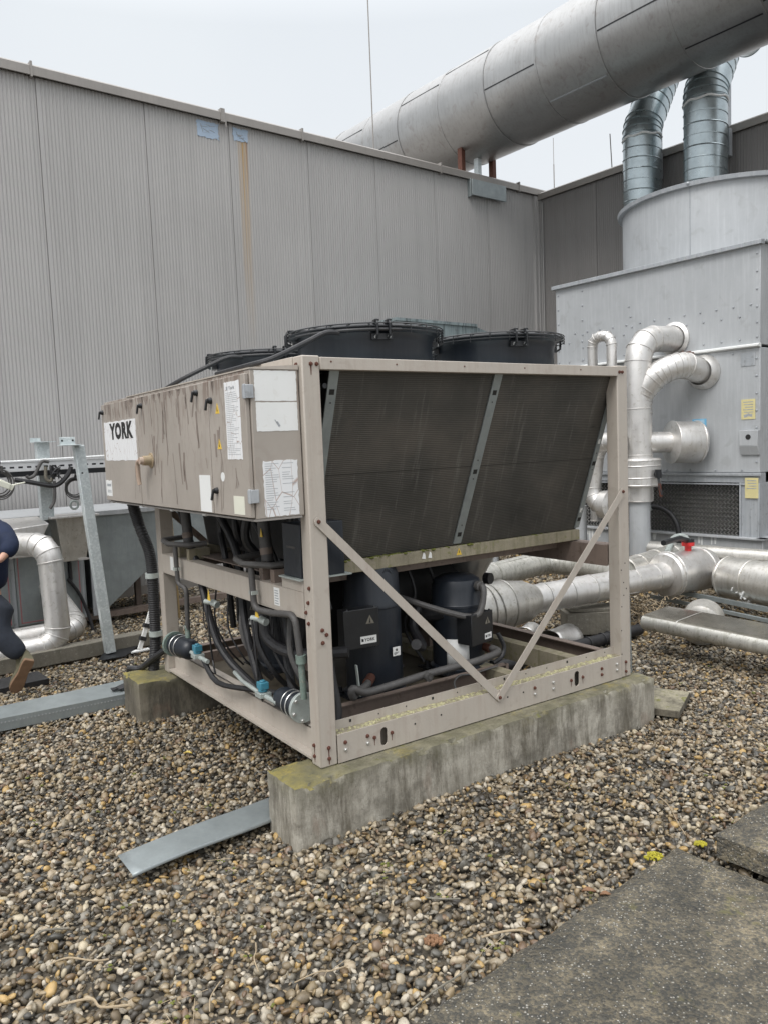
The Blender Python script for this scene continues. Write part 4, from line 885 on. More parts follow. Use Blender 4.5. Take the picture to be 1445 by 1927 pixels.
# corner posts
mb=MB(); mb.box(-.14,-.02,-.05,-.0,.1,6.12); mb.box(-.02,.0,-.09,-.05,.1,6.08); mb.box(-.07,-.03,-.07,-.05,.1,6.10); mb.cyl((-.03,-.13,.1),(-.03,-.13,6.0),.012,seg=8); mb.build('corner_trim','wall',bd)
# coping with joint clips
def coping(a0,a1,axis,z,step):
    mb=MB(); 
    if axis=='x': mb.prism([(a0,-.07,z),(a0,-.07,z+.10),(a0,-.04,z+.125),(a0,.30,z+.14),(a0,.30,z-.02),(a0,.27,z-.02),(a0,.27,z+.11),(a0,-.03,z+.10),(a0,-.05,z+.08),(a0,-.05,z)],(a1-a0,0,0))
    else: mb.prism([(-.07,a0,z),(-.07,a0,z+.10),(-.04,a0,z+.125),(.30,a0,z+.14),(.30,a0,z-.02),(.27,a0,z-.02),(.27,a0,z+.11),(-.03,a0,z+.10),(-.05,a0,z+.08),(-.05,a0,z)],(0,a1-a0,0))
    return mb.build('coping','trim',bd,smooth=0)
cp=coping(-17,.2,'x',6.14,2.4); cq=coping(-11,-.07,'y',6.05,2.4)
mb=MB()
for a in (-8.66,-6.27,-5.03,-11.1,-13.5,-2.4,-.55):
    w=.012 if a not in (-6.27,) else .03; mb.box(a-w,a+w,-.078,.02,6.12,6.29)
mb.box(-6.24,-6.22,-.075,-.068,6.06,6.14); each(mb,'joint_clip','trim',cp)
mb=MB()
for (x0,x1,z0,z1,s) in ((-6.617,-6.31,5.90,6.10,1),(-6.10,-5.875,5.945,6.10,2)):
    rnd=random.Random(s); P=[]; n=9
    for (a,b) in (((x0,z0),(x1,z0)),((x1,z0),(x1,z1)),((x1,z1),(x0,z1)),((x0,z1),(x0,z0))):
        for k in range(n): t=k/n; P.append((a[0]+(b[0]-a[0])*t+rnd.uniform(-.012,.012),a[1]+(b[1]-a[1])*t+rnd.uniform(-.012,.012)))
    mb=MB(); mb.prism([(a,-.004,z) for a,z in P],(0,.006,0)); pt=mb.build('touch_up_patch','patchblue',bd,smooth=0)
    mb=MB(); 
    for k in range(6):
        a=V3((rnd.uniform(x0+.04,x1-.1),-.007,rnd.uniform(z0+.03,z1-.03))); b=a+V3((rnd.uniform(.02,.09),0,rnd.uniform(-.04,.04))); mb.obox(a,b,.004,.004)
    mb.obox((x0+.05,-.007,z1-.04),(x0+.08,-.007,z0+.06),.004,.006); mb.build('crack','tower_dark',pt)
mb=MB(); mb.box(-1.74,-.93,-.105,-.075,5.88,6.14); mb.box(-1.76,-1.74,-.075,.0,5.86,6.16); pl=mb.build('fixing_plate','galv_dull',bd,bevel=.004)
pl['label']='galvanised plate bolted over the coping under the duct legs'
# ------------------------------------------------------------------ the big duct, legs under it
DX,DZ,DR_=-1.30,7.37,.80
du=thing('exhaust_duct','huge round metal duct crossing the sky above the ribbed wall','duct',FB,(DX,0,DZ-DR_))
ys=[.31+1.063*k for k in range(9,-12,-1)]
for i in range(len(ys)-1):
    a,b=ys[i],ys[i+1]; mb=MB(); r=DR_*(1+.004*(i%2)); mb.lathe([(r,0),(r+.003,.3),(r+.003,a-b-.3),(r,a-b-.02),(r+.010,a-b-.018),(r+.010,a-b+.010),(r,a-b+.014)],(DX,a,DZ),(0,-1,0),96)
    s=mb.build('duct_section','duct',du,smooth=35)
    mb=MB(); ang2=R({8:208,9:222,10:170,11:129,12:170,13:120,7:165,6:205}.get(i,(165,205,130)[i%3]))
    # lap seam with its row of clips on the side that faces the chiller
    P=lambda t,h:V3((DX+math.cos(t)*(r+h),0,DZ-math.sin(t)*(r+h)))
    q=P(ang2,.004); n=V3((math.cos(ang2),0,-math.sin(ang2))); mb.obox(q+V3((0,a-.03,0)),q+V3((0,b+.03,0)),.018,.006,up=n)
    mb.build('lap_seam','tower_dark' if i==11 else 'black_metal',s)
mb=MB()
mb.cyl((DX,ys[0],DZ),(DX,ys[0]-.01,DZ),DR_,seg=64); mb.cyl((DX,ys[-1],DZ),(DX,ys[-1]+.01,DZ),DR_,seg=64); mb.build('duct_end','duct',du)
for x,y,mt in ((-1.72,.16,'copper'),(-1.40,.10,'galv'),(-.98,.16,'copper')):
    mb=MB(); mb.box(x-.04,x+.04,y-.05,y-.04,6.16,6.66 if mt=='galv' else 6.85); mb.box(x-.04,x-.03,y-.04,y+.05,6.16,6.66 if mt=='galv' else 6.85); mb.build('duct_leg',mt,du)
mb=MB(); mb.torus((-1.78,.02,6.97),(-.8,-.4,-.5),.13,.012,24,6); mb.build('leg_collar','rust',du)
# ------------------------------------------------------------------ lightning rods on the roof
def rod(x,y,z1,z0,r,label):
    mb=MB(); mb.cyl((x,y,z0),(x,y,z0+(z1-z0)*.62),r,seg=8); mb.cyl((x,y,z0+(z1-z0)*.62),(x,y,z1),r*.55,seg=8); mb.cyl((x,y,z0-.08),(x,y,z0+.02),.06,seg=12)
    setp(mb.build('lightning_rod','trim',frame=FB,base=(x,y,z0-.08)),label,'lightning rod')
q=PB(702,252,1.2); rod(q.x,1.2,12.5,6.2,.010,'tall thin rod rising in front of the huge duct above the long wall')
q=PA(1042,330,.8); rod(.8,q.y,PA(1042,258,.8).z,6.14,.009,'thin upright rod just beyond the inner corner of the roof')
q=PA(1153,300,.8); q2=PA(1150,250,.8)
mb=MB(); mb.cyl((.8,q.y,6.06),(.8,q2.y+.03,q2.z),.009,seg=8); mb.cyl((.8,q.y,6.02),(.8,q.y,6.08),.05,seg=10); setp(mb.build('lightning_rod','pipegrey',frame=FB,base=(.8,q.y,6.02)),'short leaning rod on the roof beside the first spiral duct','lightning rod')
# ------------------------------------------------------------------ spiral ducts
def spiral(c,r,zt,zb,label,bend):
    x,y=c; t=thing('spiral_duct',label,'duct',FB,(x,y,zb))
    def helix(mb,P0,P1,k,rr):
        d=(P1-P0); L=d.length; X,Y,Z=basis(d); n=int(L/k*20); pts=[P0+Z*(L*i/n)+(X*math.cos(-2*math.pi*i/20)+Y*math.sin(-2*math.pi*i/20))*rr for i in range(n+1)]; mb.tube(pts,.009,5)
    a,b=V3((x,y,zb)),V3((x,y,zt)); mb=MB(); mb.cyl(a,b,r,seg=48); helix(mb,a,b,.155,r+.003); mb.build('straight_duct','galv_spiral',t)
    P=[b]+[V3(q) for q in bend]
    mb=MB(); pipe(mb,P,r,bend=.42,gores=3,seam=9,bead=.012,seg=48,caps=True,lap=False)
    mb.build('duct_bend','galv_spiral',t)
    mb=MB()
    d=(P[1]-P[0]).normalized(); ring=[V3((x+math.cos(w)*(r+.006),y+math.sin(w)*(r+.006),zt-.03+.012*math.sin(w*7))) for w in [2*math.pi*i/40 for i in range(41)]]
    mb.tube(ring,.016,6); mb.build('sealant_band','label',t)
    mb=MB(); helix(mb,P[1]+(P[2]-P[1]).normalized()*.25,P[2]-(P[2]-P[1]).normalized()*.25,.155,r+.003); mb.build('seam_ring','galv_spiral',t); return t
AX=-.50
def cxw(xl,xr,y,k=AX): a,b=PA(xl,y,k),PA(xr,y,k); return (a.y+b.y)/2,abs(a.y-b.y)/2*.93
y1_,r1=cxw(1176,1241,290); y2_,r2=cxw(1289,1367,240)
z1t=PA(1208,258,AX).z; z2t=PA(1328,190,AX).z
spiral((AX,y1_),r1,z1t,0,'first spiral duct rising behind the tower, partly under the huge duct',[(AX,y1_,z1t+.12),(AX+1.0,y1_-.04,z1t+1.9),(AX+3.2,y1_,z1t+2.3)])
spiral((AX,y2_),r2,z2t,3.735,'wider spiral duct with brownish rings, nearer the photo edge than its twin',[(AX,y2_,z2t+.12),(AX+1.0,y2_-.04,z2t+2.0),(AX+3.2,y2_,z2t+2.4)])
for (yy,z,lab) in ((-2.50,6.05,'dark bracket post on the shorter wall behind the first spiral duct'),(-3.62,6.05,'dark bracket post on the shorter wall behind the wider spiral duct')):
    mb=MB(); mb.box(-.16,-.08,yy-.10,yy+.10,5.72,6.10); mb.box(-.16,.02,yy-.03,yy+.03,6.06,7.1); mb.box(-.02,.0,yy-.1,yy+.1,5.72,6.06) if False else None
    setp(mb.build('bracket_post','tower_dark',frame=FB,base=(-.12,yy,5.72)),lab,'bracket')
# ================================================================== COOLING TOWER
TX=-3.188; ty0,ty1=-5.70,-3.02; TD=2.7
tw=thing('cooling_tower','big pale grey cooling tower with a round fan stack, riveted casing and dark honeycomb fill','cooling tower',FB,(TX,(ty0+ty1)/2,0))
mb=MB(); mb.box(TX,TX+TD,ty0,ty1,2.67,3.70); up=mb.build('upper_casing','tower',tw,bevel=.006)
mb=MB(); mb.prism([(TX-.05,ty0-.03,3.68),(TX-.05,ty0-.03,3.725),(TX+.03,ty0-.03,3.735),(TX+.03,ty0-.03,3.68)],(0,ty1-ty0+.06,0)); mb.box(TX+.03,TX+TD+.04,ty0-.04,ty1+.04,3.705,3.73); mb.build('casing_rim','tower_dark',up,bevel=.003)
mb=MB(); mb.box(TX+.002,TX+TD-.002,ty0+.002,ty1-.002,1.335,2.64); mc=mb.build('middle_casing','tower',tw,bevel=.006)
mb=MB(); mb.prism([(TX-.045,ty0,2.655),(TX-.045,ty0,2.672),(TX+.02,ty0,2.69),(TX+.02,ty0,2.64)],(0,ty1-ty0,0)); mb.build('casing_flashing','label',mc)
mb=MB(); mb.box(TX+.03,TX+.05,ty0+.1,ty1-.1,2.63,2.66); mb.build('shadow_gap','ink',mc)
sc=thing  # ---
cy=(ty0+ty1)/2; cx=-1.55; cy=-4.40; RS=1.235
mb=MB(); mb.lathe([(RS,3.73),(RS,4.63)],(cx,cy,0),(0,0,1),120); stk=mb.build('fan_stack','tower',tw)
mb=MB(); mb.lathe([(RS-.01,4.60),(RS+.055,4.60),(RS+.062,4.645),(RS+.05,4.65),(RS-.03,4.645),(RS-.03,3.8)],(cx,cy,0),(0,0,1),120); mb.build('stack_rim','tower_dark',stk)
mb=MB(); mb.lathe([(RS-.05,4.35),(.5,4.40),(.001,4.42)],(cx,cy,0),(0,0,1),48); mb.build('fan_cover','black_metal',stk)
mb=MB()
for a in (192,): mb.box(cx+math.cos(R(a))*(RS+.0)-.004,cx+math.cos(R(a))*(RS+.0)+.004,cy+math.sin(R(a))*RS-.004,cy+math.sin(R(a))*RS+.004,3.74,4.6); mb.sphere((cx+math.cos(R(a))*(RS+.06),cy+math.sin(R(a))*(RS+.06),4.63),.02)
mb.build('stack_joint','tower_dark',stk)
def rivets(pts,par,x,r=.0125,name='rivet'):
    mb=MB(); 
    for y,z in pts: mb.lathe([(r,0),(r*.8,.006),(.0005,.009)],(x,y,z),(-1,0,0),8)
    return mb.build(name,'tower_dark',par)
pts=[]
for i in range(14): pts.append((ty0+.10+i*.19,3.09)); 
for i in range(12): pts.append((ty0+.22+i*.205,2.98-.0)); pts.append((ty0+.22+i*.205,2.74))
for z in (3.60,3.42,3.24,3.06,2.9,2.75): pts.append((ty0+.035,z)); pts.append((ty1-.04,z)); pts.append((ty1-.42,z)) 
for k in range(5): pts.append((ty1-1.1-k*.02,3.3-k*.12))
rivets(pts[:100],up,TX-.002)
pts=[(ty0+.04,1.45+.18*i) for i in range(7)]+[(ty0+.2+.3*i,1.36) for i in range(9)]+[(ty0+.3+.35*i,2.60) for i in range(7)]
rivets(pts,mc,TX)
for (x0,y0,x1,y1,mt,nm) in ((1394,665,1421,687,'tower_dark','data_plate'),(1395,752,1421,788,'yellow','notice_label'),(1303,789,1329,806,'patchblue','notice_label')):
    a,b=PA(x0,y0,TX),PA(x1,y1,TX); 
    if mt=='patchblue': MT['lblue']=pm('notice_blue',(.16,.42,.62),.5)
    mb=MB(); mb.box(TX-.004,TX+.002,min(a.y,b.y),max(a.y,b.y),b.z,a.z); pl=mb.build(nm,'lblue' if mt=='patchblue' else mt,mc)
    mb=MB(); h=(a.z-b.z)/9
    for k in range(5 if mt!='patchblue' else 4): mb.box(TX-.0052,TX-.004,min(a.y,b.y)+.02,max(a.y,b.y)-.02-.01*(k%3),a.z-h*(k*1.15+1.4),a.z-h*(k*1.15+1.4)+h*.35)
    if mt=='yellow':
        mb.obox((TX-.0046,max(a.y,b.y)-.03,b.z+.03),(TX-.0046,max(a.y,b.y)-.09,b.z+.05),.03,.001,up=(1,0,0)); mb.obox((TX-.0046,min(a.y,b.y)+.03,b.z+.04),(TX-.0046,min(a.y,b.y)+.06,b.z+.04),.03,.001,up=(1,0,0))
    mb.build('print','white' if mt=='patchblue' else 'tower_dark',pl)
a,b=PA(1393,810,TX-.03),PA(1428,838,TX-.03)
mb=MB(); mb.box(TX-.06,TX+.0,min(a.y,b.y),max(a.y,b.y),b.z-.0,a.z); mb.prism([(TX-.06,min(a.y,b.y),b.z),(TX-.02,min(a.y,b.y),b.z-.1),(TX,min(a.y,b.y),b.z-.1),(TX,min(a.y,b.y),b.z)],(0,abs(a.y-b.y),0)); lg=mb.build('lifting_lug','tower',mc,bevel=.004)
q=(a+b)/2; mb=MB(); mb.cyl((TX-.061,q.y,q.z+.01),(TX-.063,q.y,q.z+.01),.028,seg=20); mb.build('lug_hole','ink',lg)
# frame of the open part, fill, basin
mb=MB(); mb.box(TX+.0,TX+.12,ty0,ty1,1.225,1.33); mb.box(TX-.025,TX,ty0-.02,ty1+.02,1.30,1.332); mb.box(TX-.02,TX,ty0+.05,ty1-.05,1.20,1.215); mb.build('beam','tower_dark',tw,bevel=.003)
mb=MB(); 
for y in (ty0,ty1-.22): mb.box(TX-.005,TX+.2,y,y+.22,.64,1.225); mb.box(TX-.02,TX-.005,y+.0,y+.02,.64,1.225); mb.box(TX-.02,TX-.005,y+.20,y+.22,.64,1.225); mb.box(TX-.012,TX-.004,y+.10,y+.115,.64,1.225)
for y in (ty0,ty1-.1): mb.box(TX+TD-.2,TX+TD,y,y+.1,.64,1.225)
cpst=mb.build('corner_post','tower_dark',tw,bevel=.003)
a,b=PA(1402,899,TX-.02),PA(1427,938,TX-.02); mb=MB(); mb.box(TX-.024,TX-.02,min(a.y,b.y),max(a.y,b.y),b.z,a.z); pl=mb.build('notice_label','yellow',cpst)
mb=MB(); h=(a.z-b.z)/9
for k in range(4): mb.box(TX-.0255,TX-.024,min(a.y,b.y)+.02,max(a.y,b.y)-.02-.01*(k%3),a.z-h*(k*1.15+1.4),a.z-h*(k*1.15+1.4)+h*.35)
mb.build('print','tower_dark',pl)
mb=MB(); y=ty0+.24
rows=12; ph=.58/rows
while y<ty1-.24:
    P=[]
    for j in range(rows*2+1): P.append((y+(.0145 if j%2 else -.0145),.645+j*ph/2))
    for (ya_,za_),(yb_,zb_) in zip(P,P[1:]):
        mb.add([(TX+.05,ya_,za_),(TX+.05,yb_,zb_),(TX+.2,yb_,zb_),(TX+.2,ya_,za_)],[(0,1,2,3)]); mb.add([(TX+.048,ya_-.004,za_),(TX+.048,ya_+.004,za_),(TX+.048,yb_+.004,zb_),(TX+.048,yb_-.004,zb_)],[(0,1,2,3)],1)
    y+=.044
mb.flat=True; mb.build('honeycomb_fill',[pm('fill_media',(.10,.10,.095),.35,0,.3,40,0,None,.5,(.3,.3,.28)),pm('fill_edge',(.36,.355,.34),.35,0,.5,22,0,None,.9,(.05,.05,.045))],tw,smooth=0)
mb=MB(); mb.box(TX+.2,TX+TD-.05,ty0+.05,ty1-.05,.64,1.23); mb.build('fill_core','ink',tw)
mb=MB(); mb.box(TX-.06,TX+TD+.06,ty0-.06,ty1+.06,.22,.63); ba=mb.build('basin','tower',tw,bevel=.006)
mb=MB(); mb.box(TX-.10,TX+.02,ty0-.10,ty1+.08,.625,.645); mb.box(TX-.10,TX+TD+.1,ty0-.10,ty0+.0,.625,.645); mb.build('basin_rim','tower',ba,bevel=.002)
mb=MB(); rnd=random.Random(4)
for i in range(16):
    y=rnd.uniform(ty0+.1,ty1-.2); L=rnd.uniform(.06,.25); w=rnd.uniform(.008,.03); mb.prism([(TX-.0612,y-w,.625),(TX-.0612,y+w,.625),(TX-.0612,y+w*.5,.62-L),(TX-.0612,y-w*.4,.62-L)],(-.0006,0,0))
each(mb,'lime_run','label',ba)
mb=MB()
for y in (ty0,cy,ty1): mb.box(TX+.0,TX+.12,y-.05,y+.05,0,.22); mb.box(TX+TD-.15,TX+TD,y-.05,y+.05,0,.22)
each(mb,'support_leg','tower_dark',tw)
# ================================================================== INSULATED PIPEWORK BY THE TOWER
def insp(name,label,paths,base,mat='alu',group=None,fr=FB,seg=32):
    t=thing(name,label,'pipe',fr,base,group)
    return t
AP=TX-.62     # plane of the risers
K=lambda x,y,k=AP:PA(x,y,k)
def rad(px,k,x=1200,y=800): a,b=PA(x-px/2,y,k),PA(x+px/2,y,k); return (a-b).length/2*.92
# 1 main riser with elbow into the upper flange
a=K(1200,690); ztop=K(1205,640).z; rr=rad(46,AP,1200,720)
t=thing('insulated_riser','tall clad riser whose top elbow enters the tower casing above the flashing','pipe',FB,(AP,a.y,.45))
mb=MB(); Y=a.y; pipe(mb,[(AP,Y,1.05),(AP,Y,ztop+.02),(TX,Y-.06,ztop+.04)],rr,bend=.26,gores=3,seam=.42)
mb.build('cladding','alu',t); mb=MB(); mb.lathe([(rr*1.32,0),(rr*1.32,.02),(rr*1.05,.04)],(TX,Y-.06,ztop+.04),(-1,0,0),32,True,False); mb.build('flange_collar','alu',t)
# lower part of the riser: valve box and stand pipe
mb=MB(); q=K(1182,888); mb.lathe([(rr*1.52,0),(rr*1.6,.01),(rr*1.6,.30),(rr*1.52,.31)],(AP,Y,q.z-.16),(0,0,1),36,True,True); 
for z in (.02,.1,.23,.29): mb.torus((AP,Y,q.z-.16+z),(0,0,1),rr*1.61,.006,36,6)
vb=mb.build('valve_jacket','alu',t)
mb=MB(); w=q.z-.02; mb.cyl((AP-.02,Y-rr*1.5,w),(AP-.05,Y-rr*1.9,w),.03,seg=12); mb.cyl((AP-.05,Y-rr*1.9,w-.04),(AP-.05,Y-rr*1.9,w+.05),.035,seg=12); mb.tube([(AP-.05,Y-rr*1.9,w-.03),(AP-.07,Y-rr*2.1,w-.12),(AP-.07,Y-rr*2.3,w-.22)],.014,8); mb.build('ball_valve','black_metal',vb)
mb=MB(); mb.obox((AP-.075,Y-rr*2.1,w-.10),(AP-.075,Y-rr*2.25,w-.24),.03,.012,up=(1,0,0)); mb.build('lever','rust',vb)
mb=MB(); pipe(mb,[(AP,Y,.42),(AP,Y,q.z-.15)],rr*.80,seam=.9,lap=False); mb.build('stand_pipe','tower',t)
# 2 branch rising to the upper port
c=PA(1325,700,TX); r2_=rad(48,TX-.2,1300,700)
r2_=min(r2_,rr*.97)
t=thing('insulated_branch','clad branch pipe curving up from the riser into the middle port of the tower','pipe',FB,(AP,Y,K(1205,735).z))
P0=K(1200,740); P1=K(1238,702,AP+.1); P2=PA(1275,688,TX-.38); P3=V3((TX,c.y,c.z))
mb=MB(); pipe(mb,[V3((AP+.01,Y,P0.z-.22)),V3((AP+.01,Y,P0.z-.02)),V3((AP+.10,(Y+P2.y)/2-.02,(P0.z+P2.z)/2+.07)),V3((TX-.33,P2.y,P2.z+.02)),P3],r2_,bend=.26,gores=3,seam=.3); mb.build('cladding','alu',t)
mb=MB(); mb.lathe([(r2_*1.38,0),(r2_*1.36,.03),(r2_*1.03,.10)],P3,(-1,0,0),36,True); mb.build('flange_collar','alu',t)
# 3 branch with the fat jacket
c=PA(1318,832,TX); P0=K(1180,842); rb=rad(38,AP+.2,1240,842)
rb=min(rb,rr*.9)
t=thing('insulated_branch','clad branch with a fat drum-shaped jacket, entering the lowest port of the tower','pipe',FB,(AP,Y,P0.z))
Pm=K(1205,832,AP-.03); Pe=V3((TX,c.y,c.z)); d=(Pe-Pm).normalized()
mb=MB(); pipe(mb,[V3((AP,Y,Pm.z)),Pe],rb,bend=.16,gores=3,seam=.5); mb.build('cladding','alu',t)
L=(Pe-V3((AP,Y,Pm.z))).length; dd=(Pe-V3((AP,Y,Pm.z))).normalized(); s0=Pe-dd*(L*.52)
mb=MB(); mb.lathe([(rb,0),(rb*1.75,.02),(rb*1.98,.03),(rb*2.0,.34),(rb*1.9,.36),(rb*1.45,.38),(rb*1.4,L*.52)],s0,dd,40); 
for h in (.035,.33): mb.torus(s0+dd*h,dd,rb*2.01,.006,40,6)
mb.build('valve_jacket','alu',t)
# 4 small inverted U
t=thing('vent_loop','slim inverted U of clad pipe rising above the chiller top rail','pipe',FB,(AP,K(1150,690).y,1.3)); a,b=K(1115,690),K(1151,690); zt=K(1133,632).z; rs=rad(17,AP,1133,660)
mb=MB(); pipe(mb,[(AP,a.y,.8),(AP,a.y,zt),(AP,b.y,zt),(AP,b.y,1.3)],rs,bend=.11,gores=3,seam=.7,seg=24); mb.build('cladding','alu',t)
# 5 pipes seen beside the coil: second riser and its low elbow
a=K(1120,900,AP-.25); r5=rad(30,AP-.25,1115,950)
t=thing('insulated_riser','shorter clad riser with low elbow, half hidden behind the slanted coil','pipe',FB,(AP-.25,a.y,.9))
pq=K(1112,952,AP-.25); pe=K(1165,925,AP-.1); top=K(1140,832,AP-.25)
mb=MB(); pipe(mb,[V3((AP-.25,K(1171,842,AP-.25).y,top.z)),V3((AP-.25,K(1122,842,AP-.25).y,top.z)),V3((AP-.25,pq.y+.02,pq.z)),V3((AP-.25,pe.y,pq.z+.02))],r5,bend=.17,gores=3,seam=.4); mb.build('cladding','alu',t)
mb=MB(); e=V3((AP-.25,pe.y+.12,pq.z+.02)); mb.lathe([(r5,0),(r5*1.55,.01),(r5*1.6,.12),(r5,.14)],e,(0,-1,0),32); mb.build('valve_jacket','alu',t)
for px,zz,nm in ((1093,.0,'plain upright grey pipe beside the coil edge'),(1163,.0,'plain upright grey pipe behind the right chiller post')):
    q=K(px,1000,AP-.1); mb=MB(); mb.cyl((AP-.1,q.y,.0),(AP-.1,q.y,.98),rad(20,AP-.1,1100,950),seg=24); setp(mb.build('stand_pipe','tower',frame=FB,base=(AP-.1,q.y,0)),nm,'pipe')
# hose and small valves on the fill
mb=MB(); pts=[PA(*p,TX-.10) for p in ((1213,953),(1240,955),(1262,968),(1275,992),(1278,1030))]; mb.tube(pts,.030,12,smooth=5); mb.cyl(pts[0],pts[0]+(pts[1]-pts[0]).normalized()*.05,.036,seg=14); setp(mb.build('rubber_hose','black',frame=FB,base=pts[-1]),'black rubber hose bowed in front of the honeycomb fill','hose')
mb=MB(); q0=PA(1215,900,TX-.12); q1=PA(1215,1020,TX-.12); mb.cyl(q0,q1,.017,seg=10); mb.cyl(PA(1203,955,TX-.12),PA(1226,956,TX-.12),.03,seg=12); mb.cyl(PA(1212,945,TX-.12),PA(1214,965,TX-.12),.036,seg=12); setp(mb.build('drain_pipe','flange',frame=FB,base=q1),'thin upright drain pipe with small brass valves before the honeycomb fill','pipe')
mb=MB(); q0=PA(1258,668,TX-.03); mb.tube([PA(1250,672,TX-.03),PA(1275,666,TX-.03),PA(1300,662,TX-.03)],.012,8); mb.cyl(PA(1281,668,TX-.03),PA(1287,664,TX-.03),.03,seg=10); mb.obox(PA(1285,667,TX-.05),PA(1305,664,TX-.05),.035,.02); setp(mb.build('bleed_valve','copper',frame=FB,base=q0),'little red-brown valve on the tower flashing','valve')
# ================================================================== GROUND-LEVEL PIPES (centre line pixels at a measured height)
def gp(x,y,z): return PZ(x,y,z)
# big front pipe
z=.42; P=[gp(885,1150,z),gp(970,1140,z),gp(1100,1117,z),gp(1240,1096,z+.02),gp(1330,1068,z+.02)]
t=thing('insulated_pipe','thick clad pipe running low behind the chiller from the fat jacket to the red-lever valve','pipe',FB,(P[1].x,P[1].y,0))
def lin(P,t): 
    return P[0]+(P[-1]-P[0])*t
A_,B_=P[0],P[-1]; d=(B_-A_).normalized()
L=(B_-A_).length
mb=MB(); pipe(mb,[A_-d*.3,B_-d*.25],.125,seam=.26); mb.build('cladding','alu',t)
mb=MB(); mb.lathe([(.12,-.35),(.20,-.32),(.205,.08),(.2,.10),(.175,.30),(.125,.42)],A_+d*.25,d,40); mb.torus(A_+d*.33,d,.206,.007,40,6); mb.torus(A_+d*.12,d,.206,.006,40,6); mb.torus(A_+d*.2,(d+V3((0,0,.15))),.207,.007,40,6); mb.build('jacket','alu_dirty',t)
mb=MB(); s=B_-d*.62; mb.lathe([(.125,-.02),(.20,.0),(.215,.02),(.215,.06),(.20,.08),(.205,.55),(.19,.60),(.12,.66)],s,d,40); mb.torus(s+d*.05,d,.218,.008,40,6); mb.torus(s+d*.5,d,.206,.006,40,6); vj=mb.build('valve_jacket','alu',t)
w=s+d*.34+V3((0,0,.20)); mb=MB(); mb.cyl(w,w+V3((0,0,.07)),.032,seg=16); mb.cyl(w+V3((0,0,.05)),w+V3((0,0,.085)),.06,seg=20); rv=mb.build('valve_neck','red',vj)
mb=MB(); e=w+V3((0,0,.10)); h=PZ(1248,1022,e.z+.05); mb.cyl(w+V3((0,0,.085)),w+V3((0,0,.11)),.058,seg=20); mb.tube([e,e+(h-e)*.35+V3((0,0,.03)),h],.026,8); mb.build('lever','black_metal',rv)
# pipe after the valve, going right
Q=[gp(1335,1072,.40),gp(1362,1082,.40),gp(1500,1098,.40),gp(1640,1120,.40)]
t=thing('insulated_pipe','clad pipe with a torn fat jacket, leading on from the red-lever valve','pipe',FB,(Q[1].x,Q[1].y,0))
d2=(Q[2]-Q[0]).normalized(); mb=MB(); pipe(mb,[Q[0]-d2*.1,Q[0]+d2*.5],.10,seam=.3); mb.build('cladding','alu',t)
mb=MB(); s=gp(1366,1086,.40); mb.lathe([(.11,-.01),(.19,0),(.195,.02),(.195,.42),(.205,.43),(.205,1.6)],s,d2,40,False,True); [mb.torus(s+d2*h,d2,.199,.007,40,6) for h in (.03,.30,.62)]; jk=mb.build('jacket','alu_dirty',t)
mb=MB(); rnd=random.Random(2)
for k in range(14): a_=rnd.uniform(1.5,2.8); q=s+d2*rnd.uniform(.2,.36); x,y,zz=basis(d2); n=(-y*math.sin(a_)+x*math.cos(a_)); mb.obox(q+n*.2,q+n*.202+V3((0,0,rnd.uniform(-.06,.06)))+d2*rnd.uniform(-.03,.03),.02,.008)
mb.build('torn_tape','label',jk)
# pipes further back
z=.52; P=[gp(880,1095,z),gp(925,1083,z),gp(1030,1056,z),gp(1095,1062,z),gp(1175,1080,z),]
t=thing('insulated_pipe','mossy clad pipe bending behind the thick pipe, its underside green','pipe',FB,(P[1].x,P[1].y,0)); mb=MB(); pipe(mb,P,.118,bend=.25,gores=3,seam=.5); mb.build('cladding','alu_stain',t)
P=[gp(1105,1070,.52),gp(1175,1078,.50),gp(1235,1058,.47),gp(1240,1056,.47)]
t=thing('insulated_pipe','short stained clad elbow between the riser foot and the thick pipe','pipe',FB,(P[1].x,P[1].y,0)); 
P=[V3((AP,Y,.60)),V3((AP,Y,.50)),gp(1262,1052,.5)]
mb=MB(); pipe(mb,[gp(1150,1082,.48),gp(1200,1068,.48),gp(1262,1048,.50)],.125,bend=.3,gores=2,seam=.25); mb.build('cladding','alu_dirty',t)
mb=MB(); q=gp(1198,1068,.48); dq_=(gp(1240,1056,.48)-q).normalized(); mb.cyl(q,q+dq_*.02,.128,seg=32); mb.build('rust_stain_band','brass',t)
zb=.52; P=[gp(1200,1030,zb),gp(1290,1038,zb),gp(1460,1052,zb),gp(1600,1068,zb)]
t=thing('insulated_pipe','clad pipe close along the foot of the tower basin','pipe',FB,(P[1].x,P[1].y,0)); mb=MB(); pipe(mb,P,.085,seam=.5,bend=.2); mb.build('cladding','alu_dirty',t)
mb=MB(); q=gp(1290,1015,.7); mb.tube([gp(1255,1040,.6),gp(1268,1012,.68),gp(1290,1012,.68),gp(1298,1040,.6)],.03,10,smooth=4); mb.build('cable_loop','flange',t)
